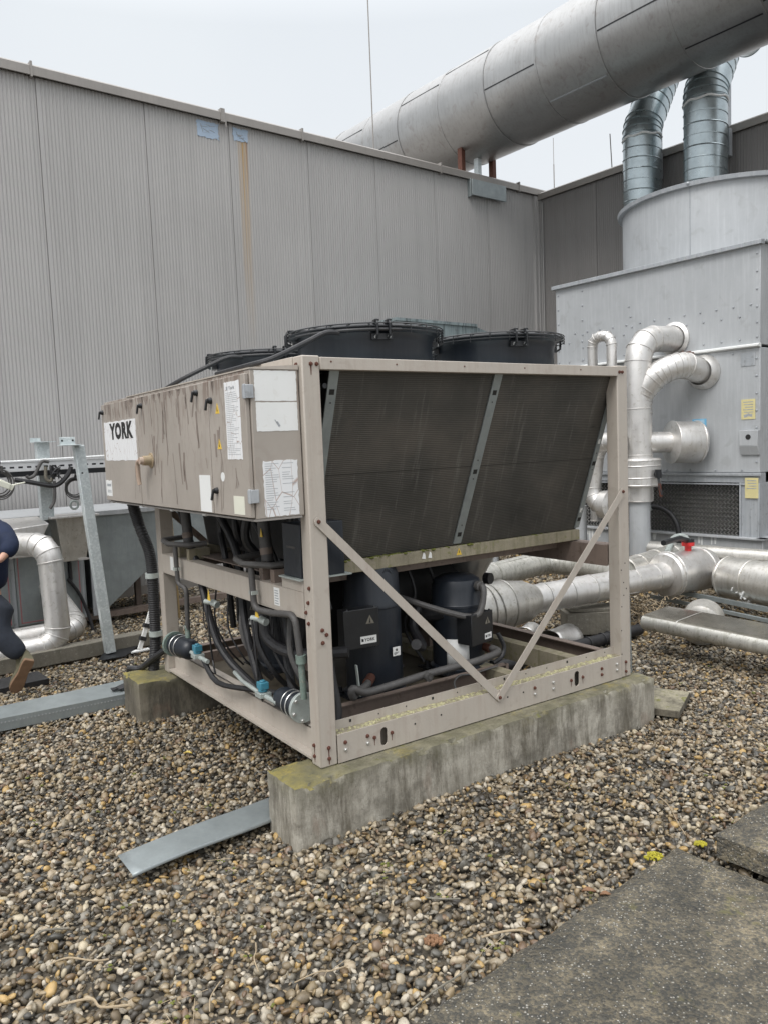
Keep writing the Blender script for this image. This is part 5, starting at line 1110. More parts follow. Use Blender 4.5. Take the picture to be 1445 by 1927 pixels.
# supports, block, debris beneath
q=gp(1112,1192,0); mb=MB(); mb.obox(q+V3((-.26,.1,.13)),q+V3((.20,-.22,.13)),.22,.20); mb.obox(q+V3((-.20,.12,.25)),q+V3((.18,-.16,.24)),.26,.03); setp(mb.build('support_block','timber',frame=FB,base=(q.x,q.y,0),bevel=.006),'weathered block under the thick clad pipe, seen through the chiller frame','block')
mb=MB(); a,b=PZ(1010,1236,.06),PZ(1175,1192,.06); d=(b-a).normalized(); mb.cyl(a-d*.9,b+d*.2,.05,seg=18); [mb.torus(a+(b-a)*k,d,.052,.007,18,6) for k in (.55,.72,.8)]; setp(mb.build('drain_pipe','black',frame=FB,base=(a.x,a.y,0)),'black plastic pipe lying on the gravel behind the chiller base','pipe')
def shell(c,ax,r,L,a0,a1,label,seed):
    rnd=random.Random(seed); c,ax=V3(c),V3(ax).normalized(); x,y,z=basis(ax); rings=[]
    for j in range(9):
        rings.append([c+ax*(L*j/8+rnd.uniform(-.008,.008)*(1 if j in (0,8) else 0))+(x*math.cos(t)+y*math.sin(t))*(r*(1+.05*math.sin(3*t+j*.6))) for t in [a0+(a1-a0)*i/20 for i in range(21)]])
    mb=MB(); mb.loft(rings,False,False,False); mn=min(v.z for v in mb.v); mb.v=[v-V3((0,0,mn+.0)) for v in mb.v]
    setp(mb.build('cladding_offcut','alu',frame=FB,base=(c.x,c.y,0),solid=.002),label,'offcut')
shell(gp(1035,1205,.05),gp(1085,1190,.05)-gp(1035,1205,.05),.12,.30,R(-10),R(190),'curled silver cladding offcut lying beside the black plastic pipe',5)
shell(gp(985,1192,.05),gp(1010,1180,.05)-gp(985,1192,.05),.11,.20,R(0),R(160),'smaller crumpled cladding offcut just behind the curled one',8)
# rounded cable duct bottom right
a,b=gp(1205,1160,.30),gp(1520,1222,.30); d=(b-a); d.z=0; d.normalize(); s=V3((0,0,1)).cross(d)  # s points to the far side or near
if (V3(FB.inverted()@CAM)-a).dot(s)>0: s=-s
L=(b-a).length; P=[(.06-.065*math.cos(R(q_)),-.055+.065*math.sin(R(q_))) for q_ in range(-80,91,17)]+[(.30,.03),(.36,.032),(.36,.0),(.08,-.07)]
mb=MB(); ra=[a+s*w+V3((0,0,h)) for w,h in P]; rb_=[v+d*(L*1.1) for v in ra]; k_=len(ra); mb.loft([ra,rb_],True,True,True); mb.m=[0 if (f_[0]%k_)<8 and len(f_)==4 else 1 for f_ in mb.f]; tr=setp(mb.build('cable_duct',['alu_stain','wetduct'],frame=FB,base=(a.x,a.y,0),smooth=50),'low wet metal duct with rounded edge, reaching out past the tower','duct')
mb=MB(); k=.32; mb.loft([[v+d*(k)+V3((0,0,.003)) for v in ra[4:13]],[v+d*(k+.012)+V3((0,0,.003)) for v in ra[4:13]]],False,False,False); mb.build('joint_strip','alu_dirty',tr)
mb=MB(); q=gp(1318,1178,.17); mb.lathe([(.001,-.02),(.13,-.015),(.165,0),(.172,.02),(.172,.30)],q,PZ(1330,1150,.17)-q,36,False,True); setp(mb.build('end_cap','alu_dirty',frame=FB,base=(q.x,q.y,0)),'round domed pipe end poking out below the low wet metal duct','pipe end')
mb=MB(); a=gp(1230,1105,.22); b=gp(1460,1150,.22); mb.obox(a,b,.04,.04); setp(mb.build('steel_rail','galv_dull',frame=FB,base=(a.x,a.y,0)),'thin steel rail under the pipes by the tower, the higher of two','rail'); mb=MB(); mb.obox(a+V3((-.12,-.05,-.07)),b+V3((-.12,-.05,-.07)),.03,.03); setp(mb.build('steel_rail','galv_dull',frame=FB,base=(a.x-.12,a.y,0)),'thin steel rail under the pipes by the tower, the lower of two','rail')
mb=MB(); rnd=random.Random(6); q=gp(1212,1150,.16)
for k in range(150):
    c=q+V3((rnd.gauss(0,.10),rnd.gauss(0,.12),rnd.uniform(-.10,.12))); e=V3((rnd.uniform(-1,1),rnd.uniform(-1,1),rnd.uniform(-.8,.5)))*.09; mb.tube([c,c+e*.5+V3((0,0,.02)),c+e],.004,4)
setp(mb.build('dead_plant','twig',frame=FB,base=(q.x,q.y,0)),'tangle of dead brown stems caught beside the slotted channel','plant')
q=gp(1225,1310,.03); mb=MB(); mb.obox(q+V3((-.25,.35,0)),q+V3((.0,-.25,0)),.42,.05); setp(mb.build('paving_slab','plinth_dark',frame=FB,base=(q.x,q.y,0),bevel=.006),'thin mossy slab sticking out behind the end of the pale plinth','slab')
mb=MB(); q=PB(745,597,-1.5); q2=PB(928,614,-1.5); 
mb.box(q.x,q2.x-.35,-1.5,-.4,.3,q.z-.04); mb.prism([(q2.x-.35,-1.5,.3),(q2.x+.0,-1.5,.3),(q2.x+.0,-1.5,q2.z-.12),(q2.x-.35,-1.5,q.z-.04)],(0,1.1,0)); mb.box(q.x-.02,q2.x-.35,-1.52,-.38,q.z-.04,q.z); gv=setp(mb.build('air_duct',pm('streaked_zinc',(.30,.36,.37),.45,.3,.2,3,.95,(.03,.035,.035),.3,(.1,.1,.1)),frame=FB,base=(q.x+1,-1,0)),'streaked galvanised duct box peeking above the chiller fans, before the wall','duct')
# more service runs on the ground behind the unit
for px,py,lb in ((932,1060,'round grey stand under the near end of the mossy clad pipe'),(1095,1100,'round grey stand under the middle of the mossy clad pipe')):
    q=gp(px,py,0); mb=MB(); mb.cyl((q.x,q.y,0),(q.x,q.y,.44),.045,seg=16); mb.box(q.x-.08,q.x+.08,q.y-.08,q.y+.08,0,.01); setp(mb.build('pipe_stand','tower',frame=FB,base=(q.x,q.y,0)),lb,'pipe stand')
# ================================================================== LEFT SIDE: AIR HANDLER, PIPES, POSTS
BY=-1.5
def B(x,y,k=BY): return PB(x,y,k)
ah=thing('air_handler','blue-grey sheet-metal air handling unit by the long wall, with red-edged doors and aluminium hoods','air handler',FB,(B(90,1170).x,BY,0))
zt=B(180,967).z; xr=B(162,1100).x; zb_=.12
xL=xr-2.6
mb=MB(); mb.box(xL,xr,BY,BY+1.25,zb_,zt); cs_=mb.build('casing','galv_dull',ah,bevel=.004)
mb=MB(); e0=B(165,1000).x; mb.box(e0,e0+.04,BY-.01,BY+.01,zb_,zt); mb.box(e0-.10,e0-.075,BY-.008,BY+.01,zb_,zt-.02); mb.box(B(24,1100).x-.02,B(24,1100).x+.02,BY-.008,BY+.01,zb_,zt-.02); each(mb,'frame_post','tower_dark',ah)
# outlet transition, slanting underside
xo=B(300,1000).x
mb=MB(); X1=e0+.04; X2=xo+.6
mb.prism([(X1,BY+.02,zb_+.05),(B(203,1145,BY+.02).x,BY+.02,B(203,1145,BY+.02).z),(B(290,1060,BY+.02).x,BY+.02,B(290,1060,BY+.02).z),(X2,BY+.02,B(290,1060,BY+.02).z+.05),(X2,BY+.02,zt-.02),(X1,BY+.02,zt-.02)],(0,1.15,0)); tr=mb.build('outlet_transition','galv_dull',ah,smooth=0)
mb=MB(); mb.box(X1-.1,X2,BY-.02,BY+1.2,zt-.02,zt+.025); mb.build('top_flange','tower',tr)
mb=MB(); mb.box(xL,xr,BY-.01,BY+1.27,zt,zt+.03); mb.build('top_sheet','tower',cs_)
# doors with red tape edges
def door(xa,xb,h):
    za_,zb2=zb_+.02,zt-.06
    mb=MB(); mb.box(xa,xb,BY-.02,BY-.001,za_,zb2); d=mb.build('door','galv_dull',ah,bevel=.003)
    mb=MB(); w=.010; y=BY-.0215; mb.box(xa+.02,xa+.02+w,y,y+.001,za_+.02,zb2-.02); mb.box(xb-.02-w,xb-.02,y,y+.001,za_+.02,zb2-.02); mb.box(xa+.02,xb-.02,y,y+.0009,za_+.02,za_+.02+w); mb.build('edge_tape','tape',d)
    if h: 
        mb=MB(); p=B(133,1075,BY-.05); mb.tube([(p.x,BY-.02,p.z+.09),(p.x,BY-.06,p.z+.08),(p.x,BY-.06,p.z-.08),(p.x,BY-.02,p.z-.09)],.014,8); mb.box(p.x-.018,p.x+.018,BY-.026,BY-.018,p.z-.11,p.z+.11); mb.build('door_handle','black_metal',d)
door(B(30,1100).x,B(154,1100).x,True); door(B(30,1100).x-1.2,B(20,1100).x,False)
# hood with the port of the bent pipe
def cornered(pts,n=(0,0,0)): pass
HY=BY-.42
hx0,hx1=B(-60,1000,HY).x,B(94,1000,HY).x; hz=B(90,985,HY).z; hb=B(40,1050,HY).z
mb=MB(); mb.hexa([(hx0,HY,hb),(hx1-.16,HY,hb),(hx1-.05,BY-.02,hb),(hx0,BY-.02,hb),(hx0,HY,hz-.05),(hx1,HY,hz-.0),(hx1,BY-.02,hz+.05),(hx0,BY-.02,hz+.05)]); mb.build('intake_hood','alu',ah,bevel=.008)
H2=BY-.20; a,b=B(100,975,H2),B(165,1052,H2)
mb=MB(); mb.hexa([(a.x+.06,BY-.22,b.z),(b.x-.02,BY-.22,b.z),(b.x-.02,BY-.02,b.z),(a.x+.06,BY-.02,b.z),(a.x,BY-.30,a.z),(b.x+.06,BY-.30,a.z),(b.x+.06,BY-.02,a.z),(a.x,BY-.02,a.z)]); hd=mb.build('outlet_hood','alu_dirty',ah,bevel=.004)
mb=MB(); mb.box(a.x-.06,b.x+.10,BY-.36,BY-.0,a.z,a.z+.02); mb.build('hood_flange','alu',hd,bevel=.003)
mb=MB(); mb.box(b.x-.10,b.x+.05,BY-.235,BY-.215,b.z-.0,b.z+.02); mb.build('hood_lip','alu',hd)
mb=MB()
for px,py in ((88,943),(140,950)):
    q=B(px,py,BY-.1); mb.torus(q,(0.2,-1,0),.042,.012,20,8)
each(mb,'lifting_eye','flange',ah)
mb=MB(); mb.box(xL,xo+2.2,BY+.1,BY+.2,.06,zb_); mb.build('base_rail','paint_dark',ah)
mb=MB(); mb.tube([B(128,1090,BY-.06),B(150,1118,BY-.06),B(168,1160,BY-.10),B(176,1190,BY-.14)],.017,8,smooth=4); mb.build('cable','black',ah)
# bent clad pipe of the hood
PY=-2.60; q0=B(45,1015,HY); 
zc=B(100,1025,PY).z; xc=B(104,1100,PY).x; r_=(B(128,1120,PY)-B(80,1120,PY)).length/2*.97
t=thing('clad_pipe','shiny bent pipe coming out of the hood and down past the red-edged doors','pipe',FB,(xc,PY,0))
zlow=r_+.035
mb=MB(); pipe(mb,[V3((xc-.38,HY+.02,zc+.0)),V3((xc-.03,PY-.0,zc)),V3((xc,PY,zlow)),V3((xc-2.5,PY-.10,zlow-.02))],r_,bend=.15,gores=3,seam=.42); mb.build('cladding','alu',t)
t=thing('clad_pipe','shiny low pipe elbow just behind the foot of the bent pipe','pipe',FB,(xc+.25,PY+.3,0))
zq=B(150,1190,PY+.30).z
mb=MB(); pipe(mb,[V3((xc-1.0,PY+.36,zlow+.02)),V3((PB(150,1190,PY+.36).x,PY+.36,zlow+.03)),V3((PB(150,1190,PY+.36).x-.05,BY-.0,zlow+.34))],r_*.98,bend=.14,gores=4,seam=.45); mb.build('cladding','alu',t)
# sleepers under them
def sleeper(p,q,w,h,label,mat='timber'):
    mb=MB(); mb.obox(p,q,w,h); o=mb.build('timber_sleeper',mat,frame=FB,base=(p.x,p.y,0),bevel=.006); return setp(o,label,'timber')
p,q=PZ(-60,1265,.07),PZ(340,1188,.07); sleeper(p,q,.14,.13,'long weathered timber along the gravel under the shiny pipes')
p,q=PZ(60,1240,.04),PZ(215,1212,.04); sleeper(p+V3((0,-.02,0)),q+V3((0,-.02,0)),.10,.08,'shorter dark timber in front of the long weathered one')
# posts ------------------------------------------------------------------
ft=PZ(208,1228,.03); t=thing('steel_post','galvanised square steel post, leaning, with an angle plate on its head','post',FB,ft)
top=PB(147,838,ft.y+.03)
mb=MB(); d=(top-ft).normalized(); s=V3((1,0,0)); w=.085
mb.obox(ft,top,w,w*.9,up=(0,1,0)); po=mb.build('shaft','galv',t,bevel=.005)
q=PB(155,890,ft.y-.045); mb=MB(); mb.cyl((q.x,q.y,q.z),(q.x,q.y-.002,q.z),.008,seg=10); each(mb,'bolt_hole','ink',po)
mb=MB(); c=top; mb.box(c.x-.16,c.x+.0,c.y-.10,c.y+.05,c.z-.002,c.z+.008); mb.box(c.x-.14,c.x-.01,c.y+.04,c.y+.048,c.z+.008,c.z+.075); mb.build('head_plate','galv',t,bevel=.002)
mb=MB(); [mb.cyl((x,c.y+.039,c.z+.045),(x,c.y+.037,c.z+.045),.009,seg=10) for x in (c.x-.12,c.x-.03)]; each(mb,'bolt_hole','ink',t)
mb=MB(); mb.hexa([V3((ft.x-.16,ft.y-.14,.005)),V3((ft.x+.08,ft.y-.16,.005)),V3((ft.x+.30,ft.y+.08,.025)),V3((ft.x+.0,ft.y+.12,.025)),V3((ft.x-.16,ft.y-.14,.013)),V3((ft.x+.08,ft.y-.16,.013)),V3((ft.x+.30,ft.y+.08,.033)),V3((ft.x,ft.y+.12,.033))]); mb.build('foot_plate','black_metal',t)
# second post, behind
k=BY-.25; f2=PB(92,980,k); T2=PB(86,832,k)
t=thing('steel_post','straight galvanised post with a flat crosshead, standing behind the cable tray','post',FB,(f2.x,k,0))
mb=MB(); w=(PB(99,860,k)-PB(76,860,k)).length; mb.box(f2.x-w/2,f2.x+w/2,k,k+.006,zt,T2.z); mb.box(f2.x-w/2,f2.x-w/2+.006,k+.006,k+.10,zt,T2.z); mb.box(f2.x+w/2-.006,f2.x+w/2,k+.006,k+.10,zt,T2.z); mb.build('shaft','galv',t)
a,b=PB(61,828,k),PB(101,826,k); mb=MB(); mb.box(a.x,b.x,k-.08,k+.10,T2.z,T2.z+.007); mb.box(a.x+.0,a.x+(b.x-a.x)*.5,k+.09,k+.097,T2.z+.007,T2.z+.045); mb.build('head_plate','galv',t)
# cable tray
k=BY-.45; a,b=PB(0,888,k),PB(197,872,k); z0=(a.z+b.z)/2-.02
t=thing('cable_tray','perforated silver cable tray running level in front of the long wall','cable tray',FB,(a.x,k,z0))
x0,x1=a.x-1.6,b.x+.9; hgt=.085
mb=MB(); n=int((x1-x0)/.075)
mb.box(x0,x1,k,k+.003,z0,z0+.028); mb.box(x0,x1,k,k+.003,z0+.045,z0+hgt); mb.box(x0,x1,k-.008,k+.004,z0+hgt,z0+hgt+.008)
for i in range(n): x=x0+i*.075; mb.box(x,x+.035,k,k+.003,z0+.028,z0+.045)
mb.box(x0,x1,k+.003,k+.20,z0-.003,z0); mb.box(x0,x1,k+.20,k+.203,z0,z0+hgt); mb.build('side_rail',pm('bright_zinc',(.80,.81,.82),.35,.4,.06,12),t)
mb=MB(); mb.box(x0,x1,k+.003,k+.2,z0-.05,z0-.0031); mb.build('tray_base','black_metal',t); mb=MB(); mb.box(x0,x1,k+.0032,k+.0045,z0+.026,z0+.047); each(mb,'slot_shadow','black_metal',t)
mb=MB(); mb.box(x0,x1,k-.003,k-.0005,z0-.055,z0-.012) if False else None
for i,(yy,zz) in enumerate(((.05,.03),(.09,.05),(.12,.04),(.07,.075))): mb.tube([(x0+(x1-x0)*j/8,k+yy+.01*math.sin(j*2+i),z0+zz+.01*math.sin(j*1.3+i*2)+.03) for j in range(9)],.009,6)
mb.build('cable','label',t)
Kc=k-.06
def cb(pts,r,name,label,mat='black',kk=Kc,sm=5):
    P=[PB(x,y,kk) for x,y in pts]; mb=MB(); mb.tube(P,r,8,smooth=sm); setp(mb.build(name,mat,frame=FB,base=P[0]),label,'cable')
cb([(28,903),(60,908),(95,914),(112,910),(128,893),(134,878)],.022,'thick_cable','thick black cable slung below the cable tray to the leaning post')
cb([(50,895),(55,899),(65,894),(72,880),(80,868),(92,869)],.016,'looped_cable','black cable hooked up over the front of the cable tray','pipegrey')
cb([(86,878),(87,900),(95,905),(101,893),(102,882)],.016,'looped_cable','short mossy cable loop hanging under the cable tray','timber')
cb([(102,905),(103,930),(101,946),(94,957)],.015,'hanging_cable','dark cable dropping from the tray to the hood flange','pipegrey')
def coil_cable(cx_,cy_,rx,ry,label,kk,extra=0):
    c=PB(cx_,cy_,kk); Rr=(PB(cx_+rx,cy_,kk)-c).length; Rz=(PB(cx_,cy_-ry,kk)-c).length; mb=MB()
    for i in range(6): 
        f=1-.055*i; dx=.006*math.sin(i*2.1); dz=-.008*math.cos(i*1.7)
        P=[c+V3((math.cos(t)*Rr*f+dx,.006*i-.012,math.sin(t)*Rz*f+dz)) for t in [2*math.pi*j/36 for j in range(37)]]; mb.tube(P,.006,5)
    if extra: mb.tube([c+V3((0,0,Rz)),c+V3((.02,.02,Rz+.06)),c+V3((.01,.05,Rz+.10))],.006,5)
    mb.tube([c+V3((.02,-.03,Rz-.035)),c+V3((.02,-.04,Rz+.02)),c+V3((.02,.02,Rz+.02)),c+V3((.02,.02,Rz-.03))],.008,6)
    return setp(mb.build('cable_coil','pipegrey',frame=FB,base=c),label,'cable')
cl=coil_cable(0,910,26,28,'large coil of grey cable hung at the photo edge with a plug in it',Kc-.04,1)
cl2=coil_cable(142,918,20,20,'small coil of grey cable hanging behind the leaning post',Kc+.10,1)
c=PB(10,912,Kc-.10); mb=MB(); mb.obox(c+V3((-.05,0,.03)),c+V3((.06,0,-.035)),.05,.05); mb.tube([c+V3((.05,0,-.01)),c+V3((.17,0,.01))],.008,6); mb.obox(c+V3((-.08,-.034,.03)),c+V3((.03,-.034,-.02)),.01,.05); setp(mb.build('connector_plug','cream',frame=FB,base=c,bevel=.006),'pale box-shaped plug resting in the large cable coil','plug')
mb=MB(); c=PB(105,888,Kc-.03); rnd=random.Random(12)
for i in range(14): mb.tube([c+V3((rnd.uniform(-.05,.05),rnd.uniform(-.03,.03),rnd.uniform(-.07,.07))) for _ in range(4)],.005,5,smooth=3)
setp(mb.build('cable_knot','black',frame=FB,base=c),'knot of thin wires tied where the cables cross below the tray','cable')
# thin struts near the far chiller post
q=UU(333,1155,-.55); 
for dx,lb in ((-.0,'thin yellowish bar standing beyond the far chiller corner, the nearer of a pair'),(.045,'thin yellowish bar standing beyond the far chiller corner, the farther of a pair')):
    p=PZ(333,1158,.04); mb=MB(); mb.obox((p.x+dx,p.y+dx,.0),(p.x-.03+dx,p.y+dx,1.3),.022,.03,up=(0,1,0)); setp(mb.build('timber_bar','brass',frame=FB,base=(p.x+dx,p.y+dx,0)),lb,'bar')
p=PZ(263,1222,.02); t=thing('prop_stick','white stick with two black clamps leaning beside the black hose','stick',FB,p); e=PB(284,1150,p.y+.02)
mb=MB(); mb.obox(p,e+(e-p)*.15,.035,.025,up=(0,1,0)); mb.build('stick','white',t); mb=MB()
for f in (.28,.62): c=p+(e-p)*f; mb.obox(c-(e-p).normalized()*.018,c+(e-p).normalized()*.018,.055,.045,up=(0,1,0))
each(mb,'clamp','black',t); mb=MB(); mb.obox(p+V3((-.09,0,-.012)),p+V3((.09,0,-.012)),.06,.012); mb.build('foot','label',t)
mb=MB(); p=PZ(262,1150,.0); mb.box(p.x-.03,p.x+.03,p.y-.03,p.y+.03,0,.9); setp(mb.build('support_post','paint_dark',frame=FB,base=(p.x,p.y,0)),'dark upright under the slanting outlet of the air handler','post')
# strips on the gravel -----------------------------------------------------
a,b,c,d=[WZ(x,y,.045) for x,y in ((220,1613),(250,1648),(520,1538),(520,1496))]
mb=MB(); up=V3((0,0,.0025)); n=14; r1,r2=[],[]
for i in range(n+1):
    t=i/n; p=a+(d-a)*t; q=b+(c-b)*t; h=V3((0,0,.006*math.sin(t*5)))
    e=(p-q).normalized(); r1.append([p+h+e*.0+V3((0,0,-.012)),p+h-e*.012+V3((0,0,.0)),p+h-e*.016+V3((0,0,.010)),q+h+e*.008+V3((0,0,.0)),q+h+V3((0,0,-.010))])
mb.loft(r1,False,False,False); st=setp(mb.build('metal_strip','galv_dull',base=a,solid=.0025),'flat grey metal strip on the gravel, touching the near end of the pale plinth','metal strip')
mb=MB(); c=WZ(303,1583,.058); mb.prism([c+V3((.030*math.cos(t)+.008*math.sin(3*t),.026*math.sin(t),0)) for t in [2*math.pi*k/14 for k in range(14)]],(0,0,.0015)); mb.build('red_mark','leaf',st)
A1,A2=WZ(-60,1342,.10),WZ(250,1276,.10); B1,B2=WZ(-60,1365,.10),WZ(250,1303.5,.10)
mb=MB(); w1=B1-A1; lo=V3((0,0,-.085))
mb.loft([[A1+lo,A1,B1,B1+lo,B1+lo+(A1-B1)*.12],[A2+lo,A2,B2,B2+lo,B2+lo+(A2-B2)*.12]],False,False,False); ct=setp(mb.build('metal_channel','galv_dull',base=A1,solid=.003,smooth=0),'long upturned galvanised channel with riveted edge, ending at the darker plinth','metal channel')
mb=MB(); dd=(B2-B1); nn=(B1-A1).normalized(); 
for i in range(46): q=B1+dd*((i+.5)/46)+V3((0,0,-.028))+nn*.0035; mb.cyl(q,q+nn*.002,.005,seg=6)
mb.build('rivet','tower_dark',ct)
mb=MB(); q=WZ(210,1298,.115); mb.obox(q,WZ(245,1290,.12),.06,.006); mb.obox(WZ(222,1296,.125),WZ(250,1283,.14),.05,.006,up=(.3,0,1)); setp(mb.build('rubber_flap','black',base=q),'scrap of black rubber lying on the end of the riveted channel','scrap')
p,q=WZ(-60,1305,.015),WZ(82,1275,.015); mb=MB(); mb.obox(p,q,.30,.05); setp(mb.build('dark_board','black',base=p,bevel=.004),'dark flat board on the gravel under the raised boot','board')
# paving slabs
a=WZ(1275,1595,.03); b_=WZ(770,1927,.03); e=WZ(1445,1690,.03); d1=(b_-a).normalized(); d2=(e-a).normalized()
def slab(name,label,O,D1,D2,L1,L2,z0,z1,seed):
    from mathutils import noise
    bm=bmesh.new(); n1,n2=int(L1*26),int(L2*26); g_=[]
    O=V3(O)
    for i in range(n1+1):
        row=[]
        for j in range(n2+1):
            p=O+D1*(L1*i/n1)+D2*(L2*j/n2); 
            if i in (0,n1): p+=D1*(noise.noise(p*9+V3((seed,0,0)))*.010*(1 if i==0 else -1))
            if j in (0,n2): p+=D2*(noise.noise(p*9+V3((seed,0,0)))*.010)
            z=z1+noise.noise(p*3)*.004+noise.noise(p*25)*.0012
            if i in (0,n1) or j in (0,n2): z-=.008+abs(noise.noise(p*18))*.012
            row.append(bm.verts.new((p.x-O.x,p.y-O.y,z-z0)))
        g_.append(row)
    for i in range(n1):
        for j in range(n2): bm.faces.new((g_[i][j],g_[i][j+1],g_[i+1][j+1],g_[i+1][j]))
    loop=[g_[i][0] for i in range(n1+1)]+[g_[n1][j] for j in range(1,n2+1)]+[g_[i][n2] for i in range(n1-1,-1,-1)]+[g_[0][j] for j in range(n2-1,0,-1)]
    lo=[bm.verts.new((v.co.x,v.co.y,0)) for v in loop]
    for k in range(len(loop)): k2=(k+1)%len(loop); bm.faces.new((loop[k],loop[k2],lo[k2],lo[k]))
    bmesh.ops.recalc_face_normals(bm,faces=bm.faces[:])
    me=bpy.data.meshes.new(name); bm.to_mesh(me); bm.free(); me.materials.append(MT['slab']); me.shade_smooth(); me.set_sharp_from_angle(angle=R(45))
    o=bpy.data.objects.new(name,me); COL.objects.link(o); o.location=(O.x,O.y,z0); return setp(o,label,'paving slab')
slab('paving_slab','large dark wet slab of exposed aggregate, flush with the gravel in the bottom corner',(a.x,a.y,0),d1,(d2-d1*d2.dot(d1)).normalized(),2.4,2.0,-.04,.035,1)
a=WZ(1348,1568,.145); f1=(WZ(1445,1502,.145)-a).normalized(); f2=(WZ(1445,1601,.145)-a).normalized(); f2=(f2-f1*f2.dot(f1)).normalized()
slab('paving_slab','raised thick slab overlapping the big dark slab at the photo edge',(a.x,a.y,0),f1,f2,1.2,1.2,.040,.145,3)
# moss, twigs, leaves on the gravel
def clump(px,py,r,z,mat,label,seed):
    c=WZ(px,py,z); rnd=random.Random(seed); mb=MB()
    for i in range(70):
        a=rnd.uniform(0,6.28); q=r*math.sqrt(rnd.random()); mb.sphere(c+V3((math.cos(a)*q*1.2,math.sin(a)*q,r*.35*(1-(q/r)**2)+.002)),rnd.uniform(.004,.008),(1,1,1),6,4)
    setp(mb.build('moss_clump',mat,base=c),label,'moss')
clump(1230,1614,.032,.015,'moss_yellow','bright yellow moss clump against the corner of the big slab',1)
clump(1318,1590,.02,.02,'moss_yellow','small yellow-green moss dab between the two slabs',2)
clump(815,1772,.028,.01,'leaf','brown dried moss ball on the gravel near the big slab edge',3)
clump(560,1405,.03,.01,'moss_yellow','dull yellow lump on the gravel beside the near chiller post',4)
tw_=[((555,1850),(655,1818),'pale straw lying left of the centre foreground'),((95,1815),(205,1806),'pale bent straw near the lower edge of the gravel'),((110,1893),(245,1892),'long thin straw at the very bottom of the gravel'),((395,1905),(415,1848),'upright pale straw at the bottom of the gravel'),((800,1690),(865,1692),'thin grey twig pointing at the pale plinth'),((905,1765),(1000,1758),'straight twig beside the edge of the big slab'),((1240,1500),(1290,1572),'long curved dry stalk reaching to the moss clump'),((770,1905),(900,1800),'dark thin branch along the edge of the big slab'),((55,1770),(128,1748),'short brown twig on the left gravel'),((482,1775),(487,1830),'short upright straw in the middle of the gravel')]
for i,(p,q,lb) in enumerate(tw_):
    a,b=WZ(*p,.014),WZ(*q,.016); rnd=random.Random(i); m1=a+(b-a)*.35+V3((rnd.uniform(-.02,.02),rnd.uniform(-.02,.02),.008)); m2=a+(b-a)*.7+V3((rnd.uniform(-.02,.02),rnd.uniform(-.02,.02),.006)); mb=MB(); mb.tube([a,m1,m2,b],.0022+.001*(i%3),6,smooth=5)
    if i%2==0: mb.tube([m2,m2+(b-a)*.18+V3((.02,.03,.01))],.0014,5)
    setp(mb.build('twig','twig' if i not in (4,7,8) else 'timber',base=a),lb,'twig')
for px,py,mt,lb,s in ((355,1421,'leaf_yellow','small yellow leaf on the gravel in front of the chiller base',.028),(1108,1683,'leaf','curled brown leaf by the edge of the big slab',.035),(1140,1690,'leaf','second curled brown leaf touching the big slab edge',.03),(1150,1455,'leaf','reddish leaf on the gravel in front of the plinth end',.022)):
    c=WZ(px,py,.018); mb=MB(); rg=[]
    for j in range(5): 
        t=j/4; w=s*.45*math.sin(math.pi*min(max(t,.04),.96)); rg.append([c+V3((s*(t-.5)*1.6,k*w,.006+.010*abs(k)*1+.006*math.sin(t*4))) for k in (-1,-.5,0,.5,1)])
    mb.loft(rg,False,False,False); setp(mb.build('fallen_leaf',mt,base=c,solid=.0006),lb,'leaf')
mb=MB(); rnd=random.Random(77)
for i in range(240):
    y=rnd.uniform(2.2,7.5); x=rnd.uniform(-.5,.5)*y; q=FU.inverted()@V3((x,y,0))
    if (-.3<q.x<2.4 and -.2<q.y<2.5) or rnd.random()<.2: continue
    for k in range(rnd.randint(2,7)): mb.sphere((x+rnd.gauss(0,.012),y+rnd.gauss(0,.012),.004+rnd.uniform(0,.012)),rnd.uniform(.003,.009),(1.3,1,.6),6,4,mi=rnd.choice((0,0,1,2)))
    if rnd.random()<.35: a=rnd.uniform(0,3.1); l=rnd.uniform(.02,.07); mb.tube([(x-math.cos(a)*l,y-math.sin(a)*l,.014),(x+math.cos(a)*l,y+math.sin(a)*l,.018)],.0012,4,mi=2)
setp(mb.build('moss_scraps',['moss_green','timber','twig']),'scattered scraps of moss, bark and dry stems among the pebbles','litter',kind='stuff')
# ================================================================== PERSON (cut by the photo edge)
DPT=6.0
def pp(x,y,dd=0): return WY(x,y,DPT+dd)
def skin(name,mat,nodes,edges,parent,base,sub=2,root=0):
    me=bpy.data.meshes.new(name); me.from_pydata([tuple(V3(n[0])-V3(base)) for n in nodes],edges,[]); me.materials.append(MT[mat])
    o=bpy.data.objects.new(name,me); COL.objects.link(o); o.parent=parent; o['_b']=tuple(base)
    md=o.modifiers.new('skin','SKIN'); sv=me.skin_vertices
    if not sv: me.attributes
    o.modifiers.new('sub','SUBSURF').levels=sub; o.modifiers['sub'].render_levels=sub
    for i,n in enumerate(nodes):
        try:
            v=me.skin_vertices[0].data[i]; r=n[1]; v.radius=(r,r) if not hasattr(r,'__len__') else r; v.use_root=(i==root)
        except Exception as ex: print('skin',ex); break
    md.use_smooth_shade=True
    return o
base=pp(0,1290); base.z=0
pr=thing('person','person in navy jacket, dark trousers and olive boots stepping away at the photo edge','person',FW,base)
PEL=pp(-22,1112); 
